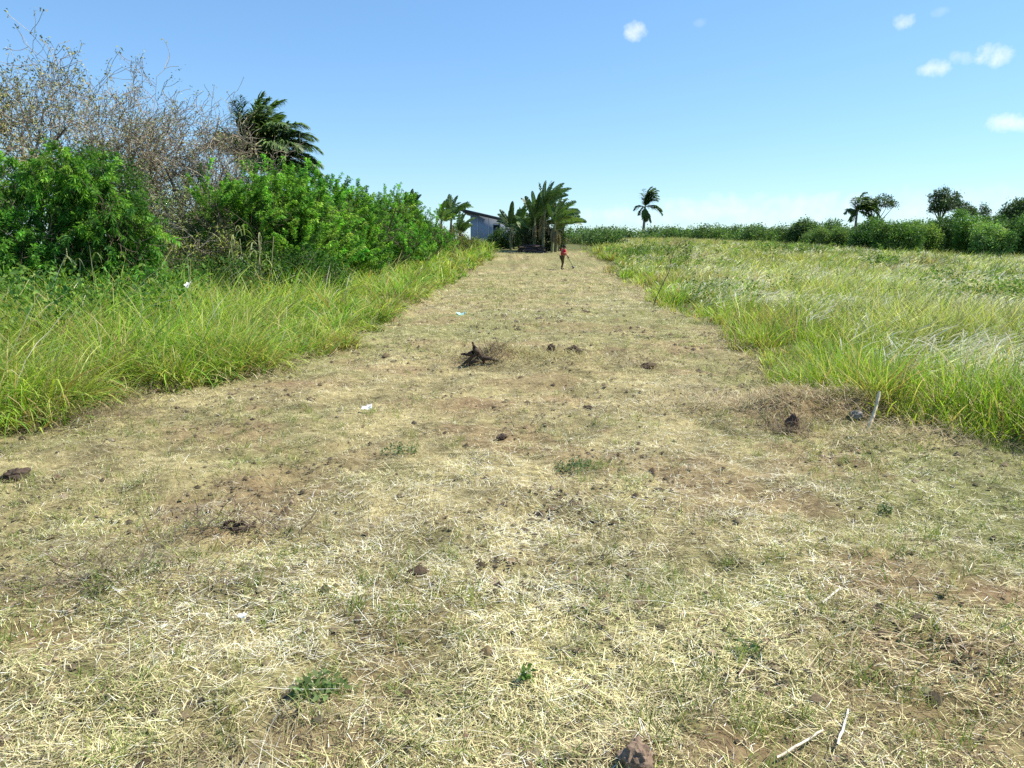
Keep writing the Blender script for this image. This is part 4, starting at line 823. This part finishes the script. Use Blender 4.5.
def stick(px0, py0, px1, py1, r, label, col, seed, Yoff=0, name='pale_stick'):
    g = gpt(px0, py0); z = float(H(*g)); b = np.array([g[0], g[1], z]); g2 = gpt(px1, py1); e = at(px1, py1, g[1]+Yoff) if Yoff else np.array([g2[0], g2[1], float(H(*g2))]); lift = 0 if Yoff else r*2+.012; b = b+np.array([0, 0, lift]); e = np.array(e)+np.array([0, 0, lift]); s = np.linspace(0, 1, 9)[:, None]
    q = (1-s)*b+s*np.array(e); rng = np.random.default_rng(seed); q = q-b+rng.normal(0, r*.15, q.shape); q[:, 0] += np.sin(s[:, 0]*3.1)*r*.5
    V, F = tubes(q[None], (r*np.array([.7, .85, 1, .95, .8, .75, .8, .9, .6]))[None], 7)
    o = npmesh(name, V, F, M_BARK, None, np.broadcast_to(col, V.shape), True); o.location = b; return tag(o, label, 'stick')
stick(867, 432, 880, 391, .018, 'pale bleached stick leaning upright at the right grass edge', (.66, .57, .39), 1, .12)
stick(738, 446+240, 750, 440+225, .004, 'thin pale twig lying in the hay at lower right, above the light patch', (.6, .5, .38), 2)
stick(836, 755, 848, 712, .005, 'thin whitish stalk standing among the hay at the bottom right', (.72, .66, .55), 3)
stick(776, 765, 822, 738, .005, 'long pale twig lying at the bottom photo edge, right of the brown clod', (.66, .58, .45), 4)
stick(822, 607, 838, 594, .006, 'short pale piece of stalk lying in the hay, right of centre', (.68, .62, .5), 5)
def sheet(px, py, w, h, m, label, cat, seed, name, tilt=.5):
    """crumpled sheet with real folds and a thin body"""
    rng = np.random.default_rng(seed); g = gpt(px, py); n = 12; u, v = np.meshgrid(np.linspace(-.5, .5, n), np.linspace(-.5, .5, n)); rad = 1-.35*(np.abs(u)*2)**4*rng.random()
    z = .8*h*(fbm(u*3+seed, v*3, 1., seed, 3)+.6*np.abs(u+.3*v))+v*h*tilt; V = np.stack([u*w*rad+rng.normal(0, w*.012, u.shape), v*h+rng.normal(0, h*.03, u.shape), z+h*tilt*.5], -1).reshape(-1, 3)
    i = (np.arange(n-1)[:, None]*n+np.arange(n-1)).ravel(); F = np.stack([i, i+1, i+1+n, i+n], 1); o = npmesh(name, V, F, m, None, None); o.location = (g[0], g[1], float(H(*g))+.015); o.rotation_euler = (0, 0, rng.normal(0, .4))
    md = o.modifiers.new('thickness', 'SOLIDIFY'); md.thickness = .002; return tag(o, label, cat)
sheet(367, 416, .10, .06, M_PAPER, 'crumpled white scrap of paper lying on the hay left of centre', 'litter', 3, 'paper_scrap', .25)
sheet(461, 319, .28, .16, M_CYAN, 'pale blue green plastic scrap on the hay up the strip', 'litter', 5, 'plastic_scrap', .3)
sheet(243, 622, .045, .025, M_PAPER, 'small whitish scrap in the hay at lower left', 'litter', 7, 'paper_scrap', .3)
s_ = sheet(188, 300, .13, .12, M_PAPER, 'white litter caught on top of the left grass before the shaded gap', 'litter', 9, 'paper_scrap', .6)
q = at(188, 290, 13.5); s_.location = (q.x, q.y, q.z)
# leafless sapling at the edge of the right field
def sapling(px, pyb, tops, label, seed):
    g = gpt(px, pyb); Y = g[1]; z = float(H(*g)); root = thing('bare_sapling', label, 'sapling', (g[0], Y, z)); rng = np.random.default_rng(seed); k = Y/740.
    P = np.array([[(a-px)*k, rng.normal(0, .03), (pyb-b)*k] for a, b in tops]); t = np.linspace(0, len(P)-1, 12); i = np.minimum(t.astype(int), len(P)-2); f = (t-i)[:, None]; q = P[i]*(1-f)+P[i+1]*f
    V, F = tubes(q[None], np.linspace(.014, .006, 12)[None], 6); npmesh('stem', V, F, M_BARK, root, np.broadcast_to([.15, .12, .09], V.shape), True)
    lev = grow(q[[7, 9, 10, 11]], unit(rng.normal(size=(4, 3))*.5+np.array([.3, 0, 1])), np.full(4, .25), np.full(4, .007), [(3, .7, 20, 60)], rng, 4); a = Acc()
    for p, r in lev: V, F = tubes(p, np.maximum(r, .004), 3); a.add(V, F, np.array([.08, .06, .045]))
    tip = lev[-1][0][:, -1]; m = len(tip)*5; a.add(*leaves(np.repeat(tip, 5, 0)+rng.normal(0, .04, (m, 3)), rng.normal(size=(m, 3)), np.full(m, .08), np.full(m, .04), palette(m, [[.08, .12, .03]], None, .1, rng), rng)); a.out('twigs', M_LEAF, root)
sapling(653, 306, [(653, 306), (656, 296), (663, 281), (668, 272), (669, 262), (672, 250), (676, 246)], 'thin bent leafless sapling at the left corner of the right field', 5)
# broadleaved weed plants growing in the hay
def weed(px, py, r, n, label, seed, col=((.11, .16, .07), (.18, .22, .11)), L=.03):
    rng = np.random.default_rng(seed); g = gpt(px, py); o0 = np.array([g[0], g[1], float(H(*g))]); P = np.stack([np.clip(rng.normal(0, r, n), -1.4*r, 1.4*r), np.clip(rng.normal(0, r*.7, n), -r, r), rng.uniform(.01, .05, n)], 1); P[:, 2] *= np.exp(-(P[:, 0]/r/1.6)**2)*1.3
    V, F, Cc = leaves(P, rng.normal(0, .6, (n, 3))+np.array([0, -.1, .5]), rng.uniform(.6, 1.3, n)*L, rng.uniform(.3, .6, n)*L, palette(n, col, None, .15, rng), rng)
    o = npmesh('weed_plant', V, F, M_LEAF, None, Cc); o.location = o0; tag(o, label, 'weed')
weed(578, 470, .11, 300, 'low grey green weed with tiny leaves near the middle of the hay', 1)
weed(884, 513, .035, 80, 'small dark green seedling in the hay at right', 2)
weed(526, 682, .018, 50, 'tiny green seedling in the hay near the bottom middle', 3, ((.10, .18, .04),))
weed(400, 458, .09, 200, 'low dark weed in the hay just above centre left', 4)
weed(320, 695, .06, 150, 'low green weed patch at lower left with narrow leaves', 5, ((.14, .20, .07),), .04)
weed(745, 660, .04, 60, 'small dark green weed in the hay at lower right', 6)

# ------------------------------------------------------------------ the person with a trimmer
def skin(name, verts, edges, radii, m, parent, sub=2, root=0):
    me = bpy.data.meshes.new(name); me.from_pydata(verts, edges, []); o = link(name, me, parent); me.materials.append(m)
    md = o.modifiers.new('skin', 'SKIN'); md.use_smooth_shade = True
    sv = me.skin_vertices[0] if me.skin_vertices else None
    if sv is None:
        bpy.context.view_layer.objects.active = o; bpy.context.view_layer.update()
    for i, r in enumerate(radii):
        d = me.skin_vertices[0].data[i]; d.radius = (r, r) if not isinstance(r, tuple) else r; d.use_root = (i == root)
    s = o.modifiers.new('smooth', 'SUBSURF'); s.levels = sub; s.render_levels = sub
    return o
def person():
    g = gpt(562, 269.3); z = float(H(*g)); root = thing('person', 'person in red shirt and dark trousers holding a trimmer on the mown strip', 'person', (g[0], g[1], z), math.radians(28))
    # local: facing +X, bent forward
    J = dict(pel=(0, 0, .84), wai=(.02, 0, .98), che=(.08, 0, 1.18), nec=(.13, 0, 1.33), hd0=(.16, 0, 1.39), hd1=(.19, 0, 1.49),
             shl=(.10, .19, 1.27), shr=(.10, -.19, 1.27), ell=(.22, .24, 1.03), elr=(.12, -.27, 1.0), wrl=(.43, .12, .93), wrr=(.32, -.20, .85),
             hpl=(0, .10, .80), hpr=(0, -.10, .80), knl=(.12, .13, .45), knr=(.00, -.13, .44), anl=(.10, .15, .08), anr=(-.14, -.14, .08), tol=(.26, .17, .03), tor=(.02, -.16, .03))
    rad = dict(pel=.12, wai=.11, che=.135, nec=.055, hd0=.075, hd1=.095, shl=.06, shr=.06, ell=.042, elr=.042, wrl=.028, wrr=.028, hpl=.088, hpr=.088, knl=.055, knr=.055, anl=.04, anr=.04, tol=.035, tor=.035)
    E = [('pel', 'wai'), ('wai', 'che'), ('che', 'nec'), ('nec', 'hd0'), ('hd0', 'hd1'), ('che', 'shl'), ('che', 'shr'), ('shl', 'ell'), ('shr', 'elr'), ('ell', 'wrl'), ('elr', 'wrr'), ('pel', 'hpl'), ('pel', 'hpr'), ('hpl', 'knl'), ('hpr', 'knr'), ('knl', 'anl'), ('knr', 'anr'), ('anl', 'tol'), ('anr', 'tor')]
    # hands: palm, four fingers and thumb, curled round the shaft
    for sfx, w in (('l', J['wrl']), ('r', J['wrr'])):
        d = Vector((.7, -.25 if sfx == 'l' else .1, -.5)).normalized(); sd = Vector((0, 1, 0)); pm = Vector(w)+d*.06
        J['pm'+sfx] = tuple(pm); rad['pm'+sfx] = .03; E.append(('wr'+sfx, 'pm'+sfx))
        for f, (o, ln) in enumerate(((-.027, .065), (-.009, .075), (.009, .072), (.027, .058))):
            a = pm+d*.03+sd*o; b = a+d*ln*.5; c = b+(d*.2+Vector((-.5, 0, -.6))).normalized()*ln*.5
            for k, p in enumerate((a, b, c)): J[f'f{sfx}{f}{k}'] = tuple(p); rad[f'f{sfx}{f}{k}'] = .0095-.001*k
            E += [('pm'+sfx, f'f{sfx}{f}0'), (f'f{sfx}{f}0', f'f{sfx}{f}1'), (f'f{sfx}{f}1', f'f{sfx}{f}2')]
        a = pm-d*.02+sd*(-.035); b = a+(d+sd*-.6).normalized()*.035; c = b+d*.03
        for k, p in enumerate((a, b, c)): J[f't{sfx}{k}'] = tuple(p); rad[f't{sfx}{k}'] = .011-.001*k
        E += [('pm'+sfx, f't{sfx}0'), (f't{sfx}0', f't{sfx}1'), (f't{sfx}1', f't{sfx}2')]
    # face: nose and ears as short stubs
    J['nose'] = (.288, 0, 1.46); rad['nose'] = .014; E.append(('hd1', 'nose'))
    for n_, y_ in (('earl', .095), ('earr', -.095)): J[n_] = (.18, y_, 1.47); rad[n_] = .018; E.append(('hd1', n_))
    K = list(J); ix = {k: i for i, k in enumerate(K)}
    skin('body', [J[k] for k in K], [(ix[a], ix[b]) for a, b in E], [rad[k] for k in K], M_SKIN, root)
    def sub(name, keys, ed, rr, m):
        ix2 = {k: i for i, k in enumerate(keys)}; return skin(name, [J.get(k, EX.get(k)) for k in keys], [(ix2[a], ix2[b]) for a, b in ed], rr, m, root)
    EX = dict(hem=(0, 0, .88), cfl=(.105, .15, .13), cfr=(-.13, -.14, .13), colr=(.12, 0, 1.29))
    sub('shirt', ['hem', 'wai', 'che', 'colr', 'shl', 'shr', 'ell', 'elr'], [('hem', 'wai'), ('wai', 'che'), ('che', 'colr'), ('che', 'shl'), ('che', 'shr'), ('shl', 'ell'), ('shr', 'elr')], [.14, .135, .15, .08, .08, .08, .06, .06], M_SHIRT)
    sub('trousers', ['pel', 'hpl', 'hpr', 'knl', 'knr', 'cfl', 'cfr'], [('pel', 'hpl'), ('pel', 'hpr'), ('hpl', 'knl'), ('hpr', 'knr'), ('knl', 'cfl'), ('knr', 'cfr')], [.125, .105, .105, .075, .075, .06, .06], M_TROUS)
    bm = bmesh.new(); bmesh.ops.create_icosphere(bm, subdivisions=3, radius=.115)
    for v in list(bm.verts):
        if v.co.x > .055 and v.co.z < .05: bm.verts.remove(v)
        elif v.co.z < -.075: bm.verts.remove(v)
    me = bpy.data.meshes.new('hair'); bm.to_mesh(me); bm.free(); me.materials.append(M_HAIR); h = link('hair', me, root); h.location = (.175, 0, 1.50); sm = h.modifiers.new('thick', 'SOLIDIFY'); sm.thickness = .012
    for s_, a in (('l', 'tol'), ('r', 'tor')):
        k0 = J['an'+s_]; k1 = J[a]; skin('shoe', [(k0[0]-.05, k0[1], .045), (k0[0]+.05, k0[1], .045), (k1[0], k1[1], .035)], [(0, 1), (1, 2)], [.05, .052, .038], M_HAIR, root, 2)
    # grass trimmer
    t = thing('grass_trimmer', 'dark long handled grass trimmer held by the person in red', 'garden tool', (g[0], g[1], z), math.radians(28))
    p0 = np.array([.10, -.36, .98]); p1 = np.array([.95, .12, .14]); s = np.linspace(0, 1, 8)[:, None]; ax = p0*(1-s)+p1*s
    V, F = tubes(ax[None], np.full((1, 8), .016), 8); npmesh('shaft', V, F, M_TOOL, t, None, True)
    ac = box(Acc(), -.16, .06, -.46, -.28, .92, 1.12); e = ac.out('engine', M_ORNG, t); bv = e.modifiers.new('round', 'BEVEL'); bv.width = .04; bv.segments = 3
    n = 24; an = np.linspace(0, 2*math.pi, n, endpoint=False)
    def disc(name, r, z0, z1, cx, cy, a0=0, a1=2*math.pi):
        bm = bmesh.new(); bmesh.ops.create_cone(bm, cap_ends=True, segments=24, radius1=r, radius2=r*.75, depth=z1-z0); me = bpy.data.meshes.new(name); bm.to_mesh(me); bm.free(); me.materials.append(M_TOOL)
        o = link(name, me, t); o.location = (cx, cy, (z0+z1)/2); return o
    disc('cutting_head', .07, .05, .14, .97, .13); disc('guard', .16, .141, .18, .92, .10)
    hp = np.array([[.36, -.24, .80], [.38, -.16, .70], [.42, -.04, .66], [.46, .08, .74], [.47, .12, .88]]); hp = hp+0
    V, F = tubes(hp[None], np.full((1, 5), .013), 6); npmesh('handlebar', V, F, M_TOOL, t, None, True)
    root.scale = t.scale = (.9, .9, .9)
t_ = person()
print('objects', len(bpy.data.objects), 'faces', sum(len(m.polygons) for m in bpy.data.meshes))
